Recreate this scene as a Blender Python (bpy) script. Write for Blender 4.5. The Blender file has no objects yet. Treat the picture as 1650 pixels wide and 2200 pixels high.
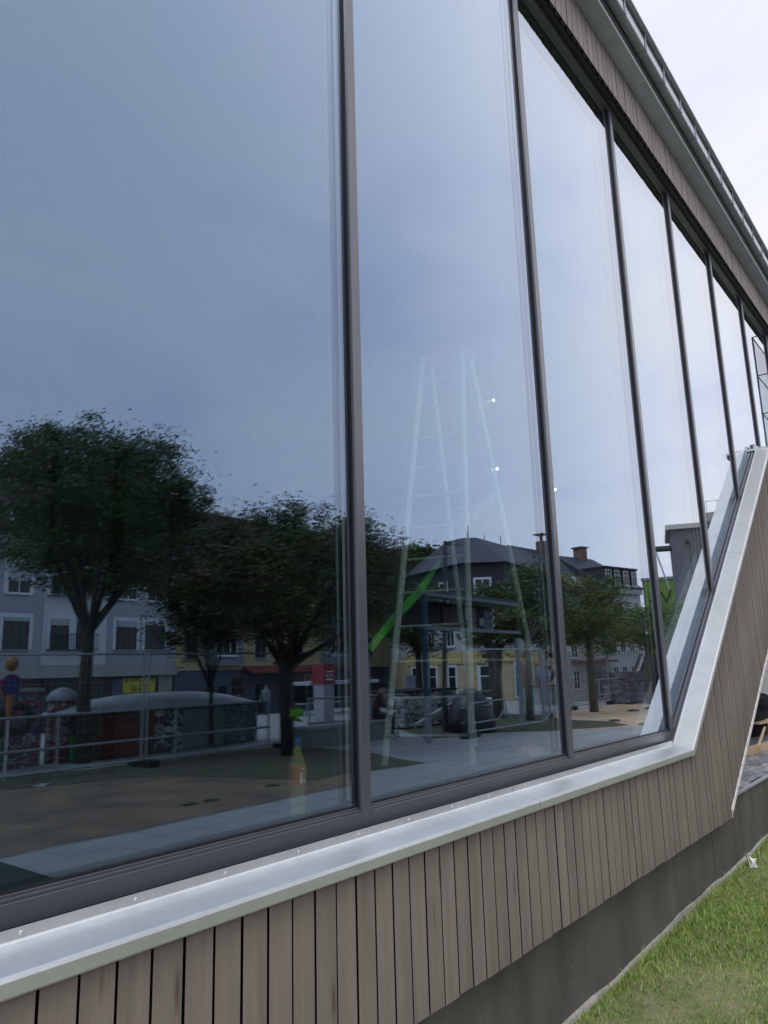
import bpy, bmesh, math, random
import numpy as np
from mathutils import Vector, Matrix
rnd = random.Random(7)
SC = bpy.context.scene
COL = SC.collection
# ------------------------------------------------------------------ camera
CR = Matrix(((0.61687715, -0.14231619, -0.7740857), (-0.78656107, -0.14646799, -0.59989067), (-0.02800462, 0.97892453, -0.20229313)))
CF = 1624.5; CPX = 825.0; CPY = 1100.0; CD = 1.8; CH = 1.6
cam_d = bpy.data.cameras.new('camera'); cam = bpy.data.objects.new('camera', cam_d); COL.objects.link(cam)
cam.matrix_world = Matrix.Translation((0, -CD, CH)) @ CR.to_4x4()
cam_d.sensor_fit = 'HORIZONTAL'; cam_d.sensor_width = 36; cam_d.lens = 36 * CF / 1650
cam_d.clip_start = 0.05; cam_d.clip_end = 3000
SC.camera = cam
# ------------------------------------------------------------------ light
SUN_EL, SUN_AZ = 55, 240
world = bpy.data.worlds.new('World'); SC.world = world; world.use_nodes = True
nt = world.node_tree; N = nt.nodes; L = nt.links
for n in list(N): N.remove(n)
out = N.new('ShaderNodeOutputWorld'); bg = N.new('ShaderNodeBackground'); bg.inputs['Strength'].default_value = 0.1
sky = N.new('ShaderNodeTexSky'); sky.sky_type = 'NISHITA'; sky.sun_disc = False
sky.sun_elevation = math.radians(SUN_EL); sky.sun_rotation = math.radians(SUN_AZ)
tc = N.new('ShaderNodeTexCoord'); sep = N.new('ShaderNodeSeparateXYZ'); L.new(tc.outputs['Generated'], sep.inputs[0])
def wm(op, a, b=None, c=None):
    m = N.new('ShaderNodeMath'); m.operation = op
    for i, v in enumerate((a, b, c)):
        if v is None: continue
        if isinstance(v, (int, float)): m.inputs[i].default_value = v
        else: L.new(v, m.inputs[i])
    return m.outputs[0]
zc = wm('MAXIMUM', wm('ADD', sep.outputs['Z'], 0.16), 0.05)
comb = N.new('ShaderNodeCombineXYZ')
L.new(wm('DIVIDE', sep.outputs['X'], zc), comb.inputs[0]); L.new(wm('DIVIDE', sep.outputs['Y'], zc), comb.inputs[1])
n1 = N.new('ShaderNodeTexNoise'); n1.inputs['Scale'].default_value = 0.9; n1.inputs['Detail'].default_value = 5; n1.inputs['Roughness'].default_value = 0.58
n1.inputs['Distortion'].default_value = 0.4
L.new(comb.outputs[0], n1.inputs['Vector'])
cr = N.new('ShaderNodeValToRGB'); L.new(n1.outputs['Fac'], cr.inputs[0])
e = cr.color_ramp.elements
e[0].position = 0.30; e[0].color = (0.66, 0.69, 0.88, 1)
e[1].position = 0.76; e[1].color = (0.955, 0.935, 0.94, 1)
m_ = e.new(0.50); m_.color = (0.87, 0.865, 0.98, 1)
vs = N.new('ShaderNodeVectorMath'); vs.operation = 'SCALE'; vs.inputs['Scale'].default_value = 7.1
L.new(cr.outputs[0], vs.inputs[0])
mx = N.new('ShaderNodeMix'); mx.data_type = 'RGBA'; mx.inputs[0].default_value = 0.95
L.new(sky.outputs[0], mx.inputs[6]); L.new(vs.outputs[0], mx.inputs[7])
L.new(mx.outputs[2], bg.inputs['Color']); L.new(bg.outputs[0], out.inputs['Surface'])
sun_d = bpy.data.lights.new('sun', 'SUN'); sun_d.energy = 0.7; sun_d.angle = math.radians(25); sun_d.color = (1.0, 0.97, 0.93)
sun = bpy.data.objects.new('sun', sun_d); COL.objects.link(sun)
el, az = math.radians(SUN_EL), math.radians(SUN_AZ)
sdir = Vector((math.sin(az) * math.cos(el), math.cos(az) * math.cos(el), math.sin(el)))
sun.rotation_euler = sdir.to_track_quat('Z', 'Y').to_euler()
SC.view_settings.view_transform = 'Standard'; SC.view_settings.look = 'None'; SC.view_settings.gamma = 1
SC.view_settings.exposure = 0.70; SC.view_settings.use_curve_mapping = False

# ------------------------------------------------------------------ coordinates of mirrored things
def ray(px, py): return CR @ Vector((px - CPX, -(py - CPY), -CF))
def G(px, py, z=0.0):           # real ground point of something seen mirrored in the glazing (glass plane y = 0)
    r = ray(px, py); t = (z - CH) / r.z
    return Vector((r.x * t, CD - r.y * t, z))
def P(px, py, y):               # real point at depth y (negative) of something seen mirrored
    r = ray(px, py); t = (CD - y) / r.y
    return Vector((r.x * t, y, r.z * t + CH))
def W(px, py, y):               # point seen directly, at depth y
    r = ray(px, py); t = (CD + y) / r.y
    return Vector((r.x * t, y, r.z * t + CH))

# ------------------------------------------------------------------ materials
MATS = {}
def mat(name, col, rough=0.7, metal=0.0, var=0.0, scale=5.0, bump=0.0, bscale=40.0, stretch=None, col2=None, rand=0.0, spec=0.5):
    if name in MATS: return MATS[name]
    m = bpy.data.materials.new(name); m.use_nodes = True; t = m.node_tree; n = t.nodes; l = t.links
    b = n['Principled BSDF']; b.inputs['Roughness'].default_value = rough; b.inputs['Metallic'].default_value = metal
    b.inputs['Specular IOR Level'].default_value = spec
    co = n.new('ShaderNodeTexCoord'); mp = n.new('ShaderNodeMapping'); l.new(co.outputs['Object'], mp.inputs[0])
    if stretch: mp.inputs['Scale'].default_value = stretch
    oi = n.new('ShaderNodeObjectInfo')
    if rand:
        va = n.new('ShaderNodeVectorMath'); va.operation = 'SCALE'; va.inputs['Scale'].default_value = 37.0
        cx = n.new('ShaderNodeCombineXYZ'); l.new(oi.outputs['Random'], cx.inputs[0]); l.new(oi.outputs['Random'], cx.inputs[2])
        l.new(cx.outputs[0], va.inputs[0]); l.new(va.outputs[0], mp.inputs['Location'])
    ns = n.new('ShaderNodeTexNoise'); ns.inputs['Scale'].default_value = scale; ns.inputs['Detail'].default_value = 6; ns.inputs['Roughness'].default_value = 0.6
    l.new(mp.outputs[0], ns.inputs['Vector'])
    c2 = col2 if col2 else tuple(max(0, c * (1 - var)) for c in col)
    c1 = tuple(min(1, c * (1 + var * 0.6)) for c in col)
    r = n.new('ShaderNodeValToRGB'); l.new(ns.outputs['Fac'], r.inputs[0])
    r.color_ramp.elements[0].position = 0.32; r.color_ramp.elements[0].color = (*c2, 1)
    r.color_ramp.elements[1].position = 0.68; r.color_ramp.elements[1].color = (*c1, 1)
    last = r.outputs[0]
    if rand:
        hs = n.new('ShaderNodeHueSaturation'); mr = n.new('ShaderNodeMapRange'); l.new(oi.outputs['Random'], mr.inputs[0])
        mr.inputs[3].default_value = 1 - rand; mr.inputs[4].default_value = 1 + rand
        l.new(mr.outputs[0], hs.inputs['Value']); l.new(last, hs.inputs['Color']); last = hs.outputs[0]
    l.new(last, b.inputs['Base Color'])
    if bump:
        nb = n.new('ShaderNodeTexNoise'); nb.inputs['Scale'].default_value = bscale; nb.inputs['Detail'].default_value = 4
        l.new(mp.outputs[0], nb.inputs['Vector'])
        bp = n.new('ShaderNodeBump'); bp.inputs['Strength'].default_value = bump; bp.inputs['Distance'].default_value = 0.01
        l.new(nb.outputs['Fac'], bp.inputs['Height']); l.new(bp.outputs[0], b.inputs['Normal'])
    MATS[name] = m; return m
def wood_mat(name, base, dark):
    m = mat(name, base, 0.75, 0, 0.06, 2.2, 0.25, 30, (9, 9, 0.9), dark, 0.07, 0.25)
    n = m.node_tree.nodes; l = m.node_tree.links; b = n['Principled BSDF']
    co = n.new('ShaderNodeTexCoord'); mp = n.new('ShaderNodeMapping'); l.new(co.outputs['Object'], mp.inputs[0])
    mp.inputs['Scale'].default_value = (9, 1, 1.6)
    oi = n.new('ShaderNodeObjectInfo'); cx = n.new('ShaderNodeCombineXYZ'); mu = n.new('ShaderNodeMath'); mu.operation = 'MULTIPLY'; mu.inputs[1].default_value = 91
    l.new(oi.outputs['Random'], mu.inputs[0]); l.new(mu.outputs[0], cx.inputs[2]); l.new(cx.outputs[0], mp.inputs['Location'])
    # blotchy weathering and small knots
    v = n.new('ShaderNodeTexVoronoi'); v.inputs['Scale'].default_value = 1.1; l.new(mp.outputs[0], v.inputs['Vector'])
    rr = n.new('ShaderNodeValToRGB'); l.new(v.outputs['Distance'], rr.inputs[0])
    rr.color_ramp.elements[0].position = 0.035; rr.color_ramp.elements[0].color = (0.55, 0.5, 0.45, 1)
    rr.color_ramp.elements[1].position = 0.12; rr.color_ramp.elements[1].color = (1, 1, 1, 1)
    n2 = n.new('ShaderNodeTexNoise'); n2.inputs['Scale'].default_value = 1.6; n2.inputs['Detail'].default_value = 3; l.new(co.outputs['Object'], n2.inputs['Vector'])
    r2 = n.new('ShaderNodeValToRGB'); l.new(n2.outputs['Fac'], r2.inputs[0])
    r2.color_ramp.elements[0].position = 0.3; r2.color_ramp.elements[0].color = (0.80, 0.78, 0.76, 1)
    r2.color_ramp.elements[1].position = 0.6; r2.color_ramp.elements[1].color = (1.05, 1.05, 1.05, 1)
    src = b.inputs['Base Color'].links[0].from_socket
    a = n.new('ShaderNodeMix'); a.data_type = 'RGBA'; a.blend_type = 'MULTIPLY'; a.inputs[0].default_value = 1
    l.new(src, a.inputs[6]); l.new(rr.outputs[0], a.inputs[7])
    c = n.new('ShaderNodeMix'); c.data_type = 'RGBA'; c.blend_type = 'MULTIPLY'; c.inputs[0].default_value = 1
    l.new(a.outputs[2], c.inputs[6]); l.new(r2.outputs[0], c.inputs[7]); l.new(c.outputs[2], b.inputs['Base Color'])
    return m
def zinc_mat(name, col, rough=0.42):
    m = mat(name, col, rough, 0.75, 0.10, 2.2, 0.06, 60, (1, 1, 1))
    n = m.node_tree.nodes; l = m.node_tree.links; b = n['Principled BSDF']
    co = n.new('ShaderNodeTexCoord')
    v = n.new('ShaderNodeTexVoronoi'); v.inputs['Scale'].default_value = 70; l.new(co.outputs['Object'], v.inputs['Vector'])
    bw = n.new('ShaderNodeSeparateColor'); l.new(v.outputs['Color'], bw.inputs[0])
    mr = n.new('ShaderNodeMapRange'); l.new(bw.outputs[0], mr.inputs[0]); mr.inputs[3].default_value = 0.975; mr.inputs[4].default_value = 1.02
    ns = n.new('ShaderNodeTexNoise'); ns.inputs['Scale'].default_value = 7; ns.inputs['Detail'].default_value = 7; ns.inputs['Roughness'].default_value = 0.7
    mp = n.new('ShaderNodeMapping'); mp.inputs['Scale'].default_value = (1.0, 0.25, 0.4); mp.inputs['Rotation'].default_value = (0, 0, 0.5)
    l.new(co.outputs['Object'], mp.inputs[0]); l.new(mp.outputs[0], ns.inputs['Vector'])
    m2 = n.new('ShaderNodeMapRange'); l.new(ns.outputs['Fac'], m2.inputs[0]); m2.inputs[1].default_value = 0.3; m2.inputs[2].default_value = 0.7
    m2.inputs[3].default_value = 0.92; m2.inputs[4].default_value = 1.04
    mu = n.new('ShaderNodeMath'); mu.operation = 'MULTIPLY'; l.new(mr.outputs[0], mu.inputs[0]); l.new(m2.outputs[0], mu.inputs[1])
    hs = n.new('ShaderNodeHueSaturation'); src = b.inputs['Base Color'].links[0].from_socket
    l.new(src, hs.inputs['Color']); l.new(mu.outputs[0], hs.inputs['Value']); l.new(hs.outputs[0], b.inputs['Base Color'])
    m3 = n.new('ShaderNodeMapRange'); l.new(ns.outputs['Fac'], m3.inputs[0]); m3.inputs[3].default_value = rough + 0.14; m3.inputs[4].default_value = rough - 0.08
    l.new(m3.outputs[0], b.inputs['Roughness'])
    return m
def glass_mat():
    m = bpy.data.materials.new('window_glass'); m.use_nodes = True; t = m.node_tree; n = t.nodes; l = t.links
    for x in list(n): n.remove(x)
    o = n.new('ShaderNodeOutputMaterial'); mixs = n.new('ShaderNodeMixShader'); tr = n.new('ShaderNodeBsdfTransparent'); gl = n.new('ShaderNodeBsdfGlossy')
    tr.inputs['Color'].default_value = (0.84, 0.92, 0.89, 1); cmx = n.new('ShaderNodeMix'); cmx.data_type = 'RGBA'; cmx.inputs[6].default_value = (0.585, 0.755, 1.0, 1); cmx.inputs[7].default_value = (0.90, 0.95, 1.0, 1); l.new(cmx.outputs[2], gl.inputs['Color']); gl.inputs['Roughness'].default_value = 0.0
    ge = n.new('ShaderNodeNewGeometry'); dt = n.new('ShaderNodeVectorMath'); dt.operation = 'DOT_PRODUCT'
    l.new(ge.outputs['Normal'], dt.inputs[0]); l.new(ge.outputs['Incoming'], dt.inputs[1])
    def mm(op, a, b=None):
        q = n.new('ShaderNodeMath'); q.operation = op
        for i, v in enumerate((a, b)):
            if v is None: continue
            if isinstance(v, (int, float)): q.inputs[i].default_value = v
            else: l.new(v, q.inputs[i])
        return q.outputs[0]
    c = mm('ABSOLUTE', dt.outputs['Value'])
    s = mm('POWER', mm('SUBTRACT', 1.0, c), 3.7)
    R = mm('ADD', 0.045, mm('MULTIPLY', s, 0.955))
    f = mm('ADD', mm('DIVIDE', mm('MULTIPLY', R, 2.0), mm('ADD', R, 1.0)), 0.145)
    l.new(mm('MINIMUM', mm('MULTIPLY', s, 3.0), 1.0), cmx.inputs[0])
    f = mm('MINIMUM', f, 0.80)
    l.new(f, mixs.inputs[0]); l.new(tr.outputs[0], mixs.inputs[1]); l.new(gl.outputs[0], mixs.inputs[2]); l.new(mixs.outputs[0], o.inputs[0])
    # very slight roller-wave distortion
    co = n.new('ShaderNodeTexCoord'); ns = n.new('ShaderNodeTexNoise'); ns.inputs['Scale'].default_value = 1.3; ns.inputs['Detail'].default_value = 1
    l.new(co.outputs['Object'], ns.inputs['Vector']); bp = n.new('ShaderNodeBump'); bp.inputs['Strength'].default_value = 0.02; bp.inputs['Distance'].default_value = 0.01
    l.new(ns.outputs['Fac'], bp.inputs['Height']); l.new(bp.outputs[0], gl.inputs['Normal'])
    return m
def emit_mat(name, col, s):
    m = bpy.data.materials.new(name); m.use_nodes = True; b = m.node_tree.nodes['Principled BSDF']
    b.inputs['Base Color'].default_value = (*col, 1); b.inputs['Emission Color'].default_value = (*col, 1); b.inputs['Emission Strength'].default_value = s
    return m
GLASS = glass_mat()
WOOD = wood_mat('weathered_larch', (0.255, 0.220, 0.190), (0.200, 0.172, 0.148))
WOODU = wood_mat('weathered_larch_lifted', (0.38, 0.345, 0.325), (0.28, 0.25, 0.235))  # same larch, colour lightened to offset the shade under the eaves
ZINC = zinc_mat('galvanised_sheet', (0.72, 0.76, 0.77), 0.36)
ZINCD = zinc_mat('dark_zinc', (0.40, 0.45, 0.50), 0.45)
ANTH = mat('anthracite_frame', (0.062, 0.067, 0.092), 0.30, 0.0, 0.06, 3, 0.02, 300, None, None, 0, 1.0)
_b = ANTH.node_tree.nodes['Principled BSDF']; _b.inputs['Coat Weight'].default_value = 0.6; _b.inputs['Coat Roughness'].default_value = 0.35
GASK = mat('black_gasket', (0.006, 0.007, 0.010), 0.6)
ALU = mat('aluminium', (0.62, 0.64, 0.64), 0.4, 0.6, 0.08, 20)
BITU = mat("bitumen_sheet", (0.135, 0.126, 0.116), 0.62, 0, 0.35, 1.5, 0.35, 300, (2.5, 1, 0.8), None, 0.12, 0.35)
CONC = mat('concrete', (0.36, 0.36, 0.34), 0.85, 0, 0.15, 3, 0.2, 60)

# ------------------------------------------------------------------ mesh helpers
class MB:
    def __init__(s): s.v = []; s.f = []; s.mi = []
    def add(s, vs, fs, mi=0):
        o = len(s.v); s.v += [tuple(v) for v in vs]; s.f += [tuple(i + o for i in f) for f in fs]; s.mi += [mi] * len(fs)
    def box(s, a, b, mi=0, m=None):
        x0, y0, z0 = (min(a[i], b[i]) for i in range(3)); x1, y1, z1 = (max(a[i], b[i]) for i in range(3))
        vs = [Vector(v) for v in ((x0,y0,z0),(x1,y0,z0),(x1,y1,z0),(x0,y1,z0),(x0,y0,z1),(x1,y0,z1),(x1,y1,z1),(x0,y1,z1))]
        if m: vs = [m @ v for v in vs]
        s.add(vs, [(0,3,2,1),(4,5,6,7),(0,1,5,4),(1,2,6,5),(2,3,7,6),(3,0,4,7)], mi)
    def prism(s, poly, y0, y1, mi=0):       # polygon in xz (counter-clockwise seen from -y), extruded y0 (front) .. y1 (back)
        n = len(poly); vs = [(p[0], y0, p[1]) for p in poly] + [(p[0], y1, p[1]) for p in poly]
        s.add(vs, [tuple(range(n)), tuple(range(2*n-1, n-1, -1))] + [(i, i+n, (i+1) % n + n, (i+1) % n) for i in range(n)], mi)
    def vprism(s, poly, z0, z1, mi=0):      # polygon in xy, vertical walls
        n = len(poly); vs = [(p[0], p[1], z0) for p in poly] + [(p[0], p[1], z1) for p in poly]
        s.add(vs, [tuple(range(n-1, -1, -1)), tuple(range(n, 2*n))] + [(i, (i+1) % n, (i+1) % n + n, i+n) for i in range(n)], mi)
    def tube(s, pts, r, n=6, mi=0, cap=True):
        pts = [Vector(p) for p in pts]; rs = r if isinstance(r, (list, tuple)) else [r] * len(pts)
        vs = []; fs = []
        for i, p in enumerate(pts):
            d = (pts[min(i+1, len(pts)-1)] - pts[max(i-1, 0)])
            if d.length < 1e-9: d = Vector((0, 0, 1))
            d.normalize(); a = d.orthogonal() if i == 0 else (a0 - d * a0.dot(d)); a.normalize(); a0 = a; b = d.cross(a)
            for k in range(n):
                t = 2 * math.pi * k / n; vs.append(p + (a * math.cos(t) + b * math.sin(t)) * rs[i])
        for i in range(len(pts)-1):
            for k in range(n): fs.append((i*n+k, i*n+(k+1) % n, (i+1)*n+(k+1) % n, (i+1)*n+k))
        if cap: fs.append(tuple(range(n-1, -1, -1))); fs.append(tuple((len(pts)-1)*n+k for k in range(n)))
        s.add(vs, fs, mi)
    def lathe(s, prof, c, n=16, mi=0):
        vs = []; fs = []
        for r, z in prof:
            for k in range(n):
                t = 2*math.pi*k/n; vs.append((c[0]+r*math.cos(t), c[1]+r*math.sin(t), c[2]+z))
        for i in range(len(prof)-1):
            for k in range(n): fs.append((i*n+k, i*n+(k+1) % n, (i+1)*n+(k+1) % n, (i+1)*n+k))
        fs.append(tuple(range(n-1, -1, -1))); fs.append(tuple((len(prof)-1)*n+k for k in range(n)))
        s.add(vs, fs, mi)
    def build(s, name, m, parent=None, loc=None, smooth=False, bevel=0):
        me = bpy.data.meshes.new(name); me.from_pydata(s.v, [], s.f); me.update()
        for x in (m if isinstance(m, (list, tuple)) else [m]): me.materials.append(x)
        if any(s.mi): me.polygons.foreach_set('material_index', s.mi)
        if smooth: me.polygons.foreach_set('use_smooth', [True] * len(me.polygons))
        o = bpy.data.objects.new(name, me); COL.objects.link(o)
        if parent: o.parent = parent
        if loc: o.location = loc
        if bevel:
            b = o.modifiers.new('bevel', 'BEVEL'); b.width = bevel; b.segments = 2; b.limit_method = 'ANGLE'
        return o
def tag(o, label, cat, group=None, kind=None):
    if label: o['label'] = label
    if cat: o['category'] = cat
    if group: o['group'] = group
    if kind: o['kind'] = kind
    return o
def empty(name, loc, label, cat, group=None, rz=0):
    o = bpy.data.objects.new(name, None); COL.objects.link(o); o.location = loc; o.rotation_euler = (0, 0, rz); o.empty_display_size = 0.2
    return tag(o, label, cat, group)
def inst(me, name, parent, loc=(0, 0, 0), rot=(0, 0, 0)):
    o = bpy.data.objects.new(name, me); COL.objects.link(o); o.parent = parent; o.location = loc; o.rotation_euler = rot; return o
def copy_tree(o, parent=None):
    c = o.copy(); COL.objects.link(c); c.parent = parent
    for ch in list(o.children): copy_tree(ch, c)
    return c
def text_mesh(name, body, size, m, parent, mtx, depth=0.01):
    cu = bpy.data.curves.new(name, 'FONT'); cu.body = body; cu.size = size; cu.extrude = depth; cu.align_x = 'CENTER'; cu.align_y = 'CENTER'; cu.resolution_u = 3
    to = bpy.data.objects.new(name + '_tmp', cu); COL.objects.link(to)
    dg = bpy.context.evaluated_depsgraph_get(); me = bpy.data.meshes.new_from_object(to.evaluated_get(dg))
    bpy.data.objects.remove(to); me.materials.clear(); me.materials.append(m)
    o = bpy.data.objects.new(name, me); COL.objects.link(o); o.parent = parent; o.matrix_local = mtx; return o

# ================================================================== THE TIMBER-CLAD BUILDING
B = empty('timber_clad_building', (0, 0, 0), 'long timber-clad building with tall glazed front, zinc sills and dark gutter', 'building')
SL = 0.7395
def crease(x): return 1.043 if x < 5.318 else 1.043 + SL * (x - 5.318)
ZB, ZT = 1.136, 6.0
MX = [-1.25, 0.436, 2.122, 3.806, 5.435, 6.885, 8.30, 9.70, 11.1, 12.5, 13.9]
TOPX = 9.25            # where the raking sill ends at the landing
# planks below the windows and under the raking sill
PITCH = 0.0918; PW = 0.0840
EDGE = mat('shaded_plank_edge', (0.07, 0.055, 0.045), 0.9, 0, 0.2, 8)  # dark side-face colour paints in the shade of the plank joints
def plank(poly, y0, y1, m, name='plank', jit=0.0):
    c = [sum(p[i] for p in poly) / len(poly) for i in (0, 1)]
    y0 = y0 + jit
    ins = 0.0012; n = len(poly)
    fr = []
    for p in poly:
        dx = ins if p[0] < c[0] else -ins
        fr.append((p[0] + dx, p[1]))
    bk_ = [(p[0] + (0.020 if p[0] < c[0] else -0.020), p[1]) for p in poly]
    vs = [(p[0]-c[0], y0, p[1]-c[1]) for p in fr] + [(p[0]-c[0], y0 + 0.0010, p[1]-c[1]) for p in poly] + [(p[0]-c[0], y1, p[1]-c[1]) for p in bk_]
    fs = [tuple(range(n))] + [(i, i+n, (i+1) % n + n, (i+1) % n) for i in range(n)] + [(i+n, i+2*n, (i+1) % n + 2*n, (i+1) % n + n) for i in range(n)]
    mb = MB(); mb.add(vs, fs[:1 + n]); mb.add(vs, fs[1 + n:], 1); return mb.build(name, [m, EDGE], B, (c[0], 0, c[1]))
x = 0.905 - 22 * PITCH
while x < 12.4:
    xa, xb = x, x + PW + rnd.uniform(-0.0012, 0.0012)
    def top(q): return 1.012 if q < 5.36 else min(1.012 + SL * (q - 5.345), 3.90)
    def bot(q): return 0.467 if q < 6.143 else 0.534 + 0.616 * (q - 6.143)
    jz = rnd.uniform(-0.003, 0.003)
    poly = [(xa, bot((xa if xb > 6.143 else xa)) + jz), (xb, bot(xb if xa > 6.1 else xa) + jz), (xb, top(xb)), (xa, top(xa))]
    if xa < 5.36 < xb: poly = [poly[0], poly[1], poly[2], (5.36, 1.012), poly[3]]
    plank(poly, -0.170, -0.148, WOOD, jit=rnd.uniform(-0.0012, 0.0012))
    x += PITCH
x = 0.905 - 22 * PITCH
while x < 14:
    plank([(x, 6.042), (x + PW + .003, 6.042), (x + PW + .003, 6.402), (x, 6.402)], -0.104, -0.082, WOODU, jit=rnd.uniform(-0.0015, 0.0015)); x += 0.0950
# dark backing battens behind the plank joints
bk = MB(); bk.prism([(-1.15, 0.48), (6.14, 0.48), (6.20, 0.57), (12.4, 4.39), (12.4, 3.88), (9.22, 3.86), (5.35, 1.0), (-1.15, 1.0)], -0.146, -0.09)
bk.build('wall_backing', GASK, B)
bk = MB(); bk.box((-1.2, -0.0801, 6.081), (14, -0.02, 6.50)); bk.build('wall_backing', GASK, B)
# inner wall between glazing and cladding (fills the raking part)
bk = MB(); bk.prism([(-1.2, 0.5), (6.3, 0.5), (12.4, 4.25), (12.4, 3.9), (9.2, 3.87), (5.37, 1.01), (-1.2, 1.01)], -0.089, 0.05)
bk.build('parapet_core', mat('grey_board', (0.10, 0.10, 0.105), 0.8), B)
# galvanised sill: upstand, sloping top, front drop -- one folded sheet per length
def sill(xa, xb, name='sill_sheet', cut=0.002):
    t = 0.0025
    prof = [(-0.0605, 0.030), (-0.0625, 0.006), (-0.067, 0.0015), (-0.184, -0.018), (-0.1905, -0.021), (-0.193, -0.027), (-0.193, -0.055), (-0.189, -0.058)]
    if xb > 5.32: prof[0] = (-0.028, -0.0365)
    mb = MB(); vs = []
    for xx in (xa + cut, xb - cut):
        for (y, dz) in prof: vs.append((xx, y, crease(xa) + dz if xb <= 5.32 else crease(xx) + dz * 1.243))
        for (y, dz) in prof: vs.append((xx, y + t, (crease(xa) + dz if xb <= 5.32 else crease(xx) + dz * 1.243) - t * 1.2))
    n = len(prof); m = 2 * n; fs = []
    for i in range(n-1):
        fs.append((i, m+i, m+i+1, i+1)); fs.append((n+i+1, m+n+i+1, m+n+i, n+i))
        fs.append((i, i+1, n+i+1, n+i)); fs.append((m+n+i, m+n+i+1, m+i+1, m+i))
    fs.append((0, n, m+n, m)); fs.append((n-1, m+n-1, m+2*n-1, 2*n-1))
    mb.add(vs, fs); o = mb.build(name, ZINC, B)
    # screws
    k = xa + 0.12
    while xb <= 5.32 and k < xb - 0.05:
        s = MB(); s.lathe([(0.0055, 0), (0.0050, 0.0015), (0.003, 0.003)], (0, 0, 0), 10)
        q = s.build('screw', ALU, o, (k, -0.0617, crease(k) + 0.017)); q.rotation_euler = (math.pi/2, 0, 0); k += 0.285
    return o
for a, b in ((-1.2, 3.115), (3.115, 5.318)): sill(a, b)
for a, b in ((5.318, 7.36), (7.36, TOPX)): sill(a, b)
# landing cap at the top of the raking sill
c = MB(); c.box((TOPX, -0.27, 3.93), (14.6, 0.02, 3.955)); c.box((TOPX, -0.27, 3.89), (14.6, -0.26, 3.93)); c.build('landing_cap', ZINC, B)
c = MB(); c.box((TOPX, -0.060, 3.955), (14, -0.030, 3.99)); c.build('landing_upstand', ZINC, B)
# frames: rails, mullions, gaskets, glass
def rake(x): return SL * x - 2.930
YF = -0.0245
def frame_rail(xa, xb):
    m = MB()
    m.box((xa, YF, 1.064), (xb, -0.002, 1.1155)); m.box((xa, YF + 0.009, 1.1156), (xb, -0.002, 1.124)); m.box((xa, YF + 0.0165, 1.1241), (xb, -0.001, 1.131))
    r = m.build('bottom_rail', ANTH, B, bevel=0.0012)
    g = MB(); g.box((xa, -0.006, 1.1311), (xb, -0.0004, 1.137)); g.build('gasket', GASK, r)
    s = MB(); s.box((xa, YF - 0.02, 1.050), (xb, -0.004, 1.0635)); s.build('seal', GASK, r)
for i in range(3): frame_rail(MX[i] + 0.051, MX[i+1])
frame_rail(MX[3] + 0.051, MX[4] - 0.001)
# raking frame
def rk(za, zb, y0, y1, xa, xb, name, m, par):
    q = MB(); q.prism([(xa, rake(xa) + za), (xb, rake(xb) + za), (xb, rake(xb) + zb), (xa, rake(xa) + zb)], y0, y1); return q.build(name, m, par)
RX0 = MX[4] + 0.052
rf = rk(-0.045, 0.006, YF, -0.002, RX0, TOPX + 0.1, 'raking_frame', ANTH, B)
rk(0.0061, 0.010, YF + 0.012, -0.001, RX0, TOPX + 0.1, 'bead', ANTH, rf); rk(0.0101, 0.013, -0.006, -0.0004, RX0, TOPX + 0.1, 'gasket', GASK, rf)
lr = MB(); lr.box((TOPX + 0.102, YF, 3.99), (14, -0.002, 4.03)); lr.build('bottom_rail', ANTH, B)
for i, mxx in enumerate(MX):
    rk_ = i > 4 and mxx < TOPX
    zb = 1.064 if i <= 4 else (rake(mxx) - 0.04 if rk_ else 4.0301)
    m = MB(); m.prism([(mxx, zb), (mxx + 0.0505, zb + (0.037 if rk_ else 0)), (mxx + 0.0505, ZT - 0.0005), (mxx, ZT - 0.0005)], YF, YF + 0.0135)
    o = m.build('mullion', ANTH, B, bevel=0.0015)
    g = MB(); g.prism([(mxx + 0.002, zb + 0.06), (mxx + 0.0485, zb + 0.09), (mxx + 0.0485, ZT), (mxx + 0.002, ZT)], YF + 0.0136, -0.0004)
    g.build('gasket', GASK, o)
    g = MB(); g.prism([(mxx - 0.045, zb + 0.09), (mxx + 0.056, zb + 0.13), (mxx + 0.056, ZT), (mxx - 0.045, ZT)], 0.0305, 0.13)
    g.build('inner_post', GASK, o)
# head frame, head recess and profiled track
h = MB(); h.box((-1.2, YF, ZT), (14, -0.0005, 6.045)); ho = h.build('head_rail', ANTH, B)
h = MB(); h.box((-1.2, YF - 0.006, ZT + 0.006), (14, YF - 0.0005, 6.035)); h.build('head_bead', mat('frame_light_edge', (0.10, 0.11, 0.14), 0.35, 0.1), ho)
h = MB(); h.box((-1.2, -0.046, ZT + 0.030), (14, YF - 0.0065, 6.075)); h.build('gasket', GASK, ho)
h = MB(); h.box((-1.2, -0.074, ZT + 0.022), (14, -0.0465, 6.075)); h.build('screen_guide', mat('dark_track', (0.02, 0.022, 0.026), 0.5, 0.2), ho)
h = MB(); h.box((-1.2, -0.0805, 6.046), (14, -0.0745, 6.08)); h.build('screen_box', GASK, ho)
h = MB(); h.box((-1.2, 0.0, ZT + 0.0045), (14, 0.16, 6.72)); h.build('head_core', GASK, ho)
def zlow(x): return ZB if x <= MX[4] + 0.03 else (rake(x) + 0.008 if x < TOPX + 0.1 else 4.03)
SPC = mat('spacer_bar', (0.42, 0.42, 0.44), 0.35, 0.7)
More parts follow.
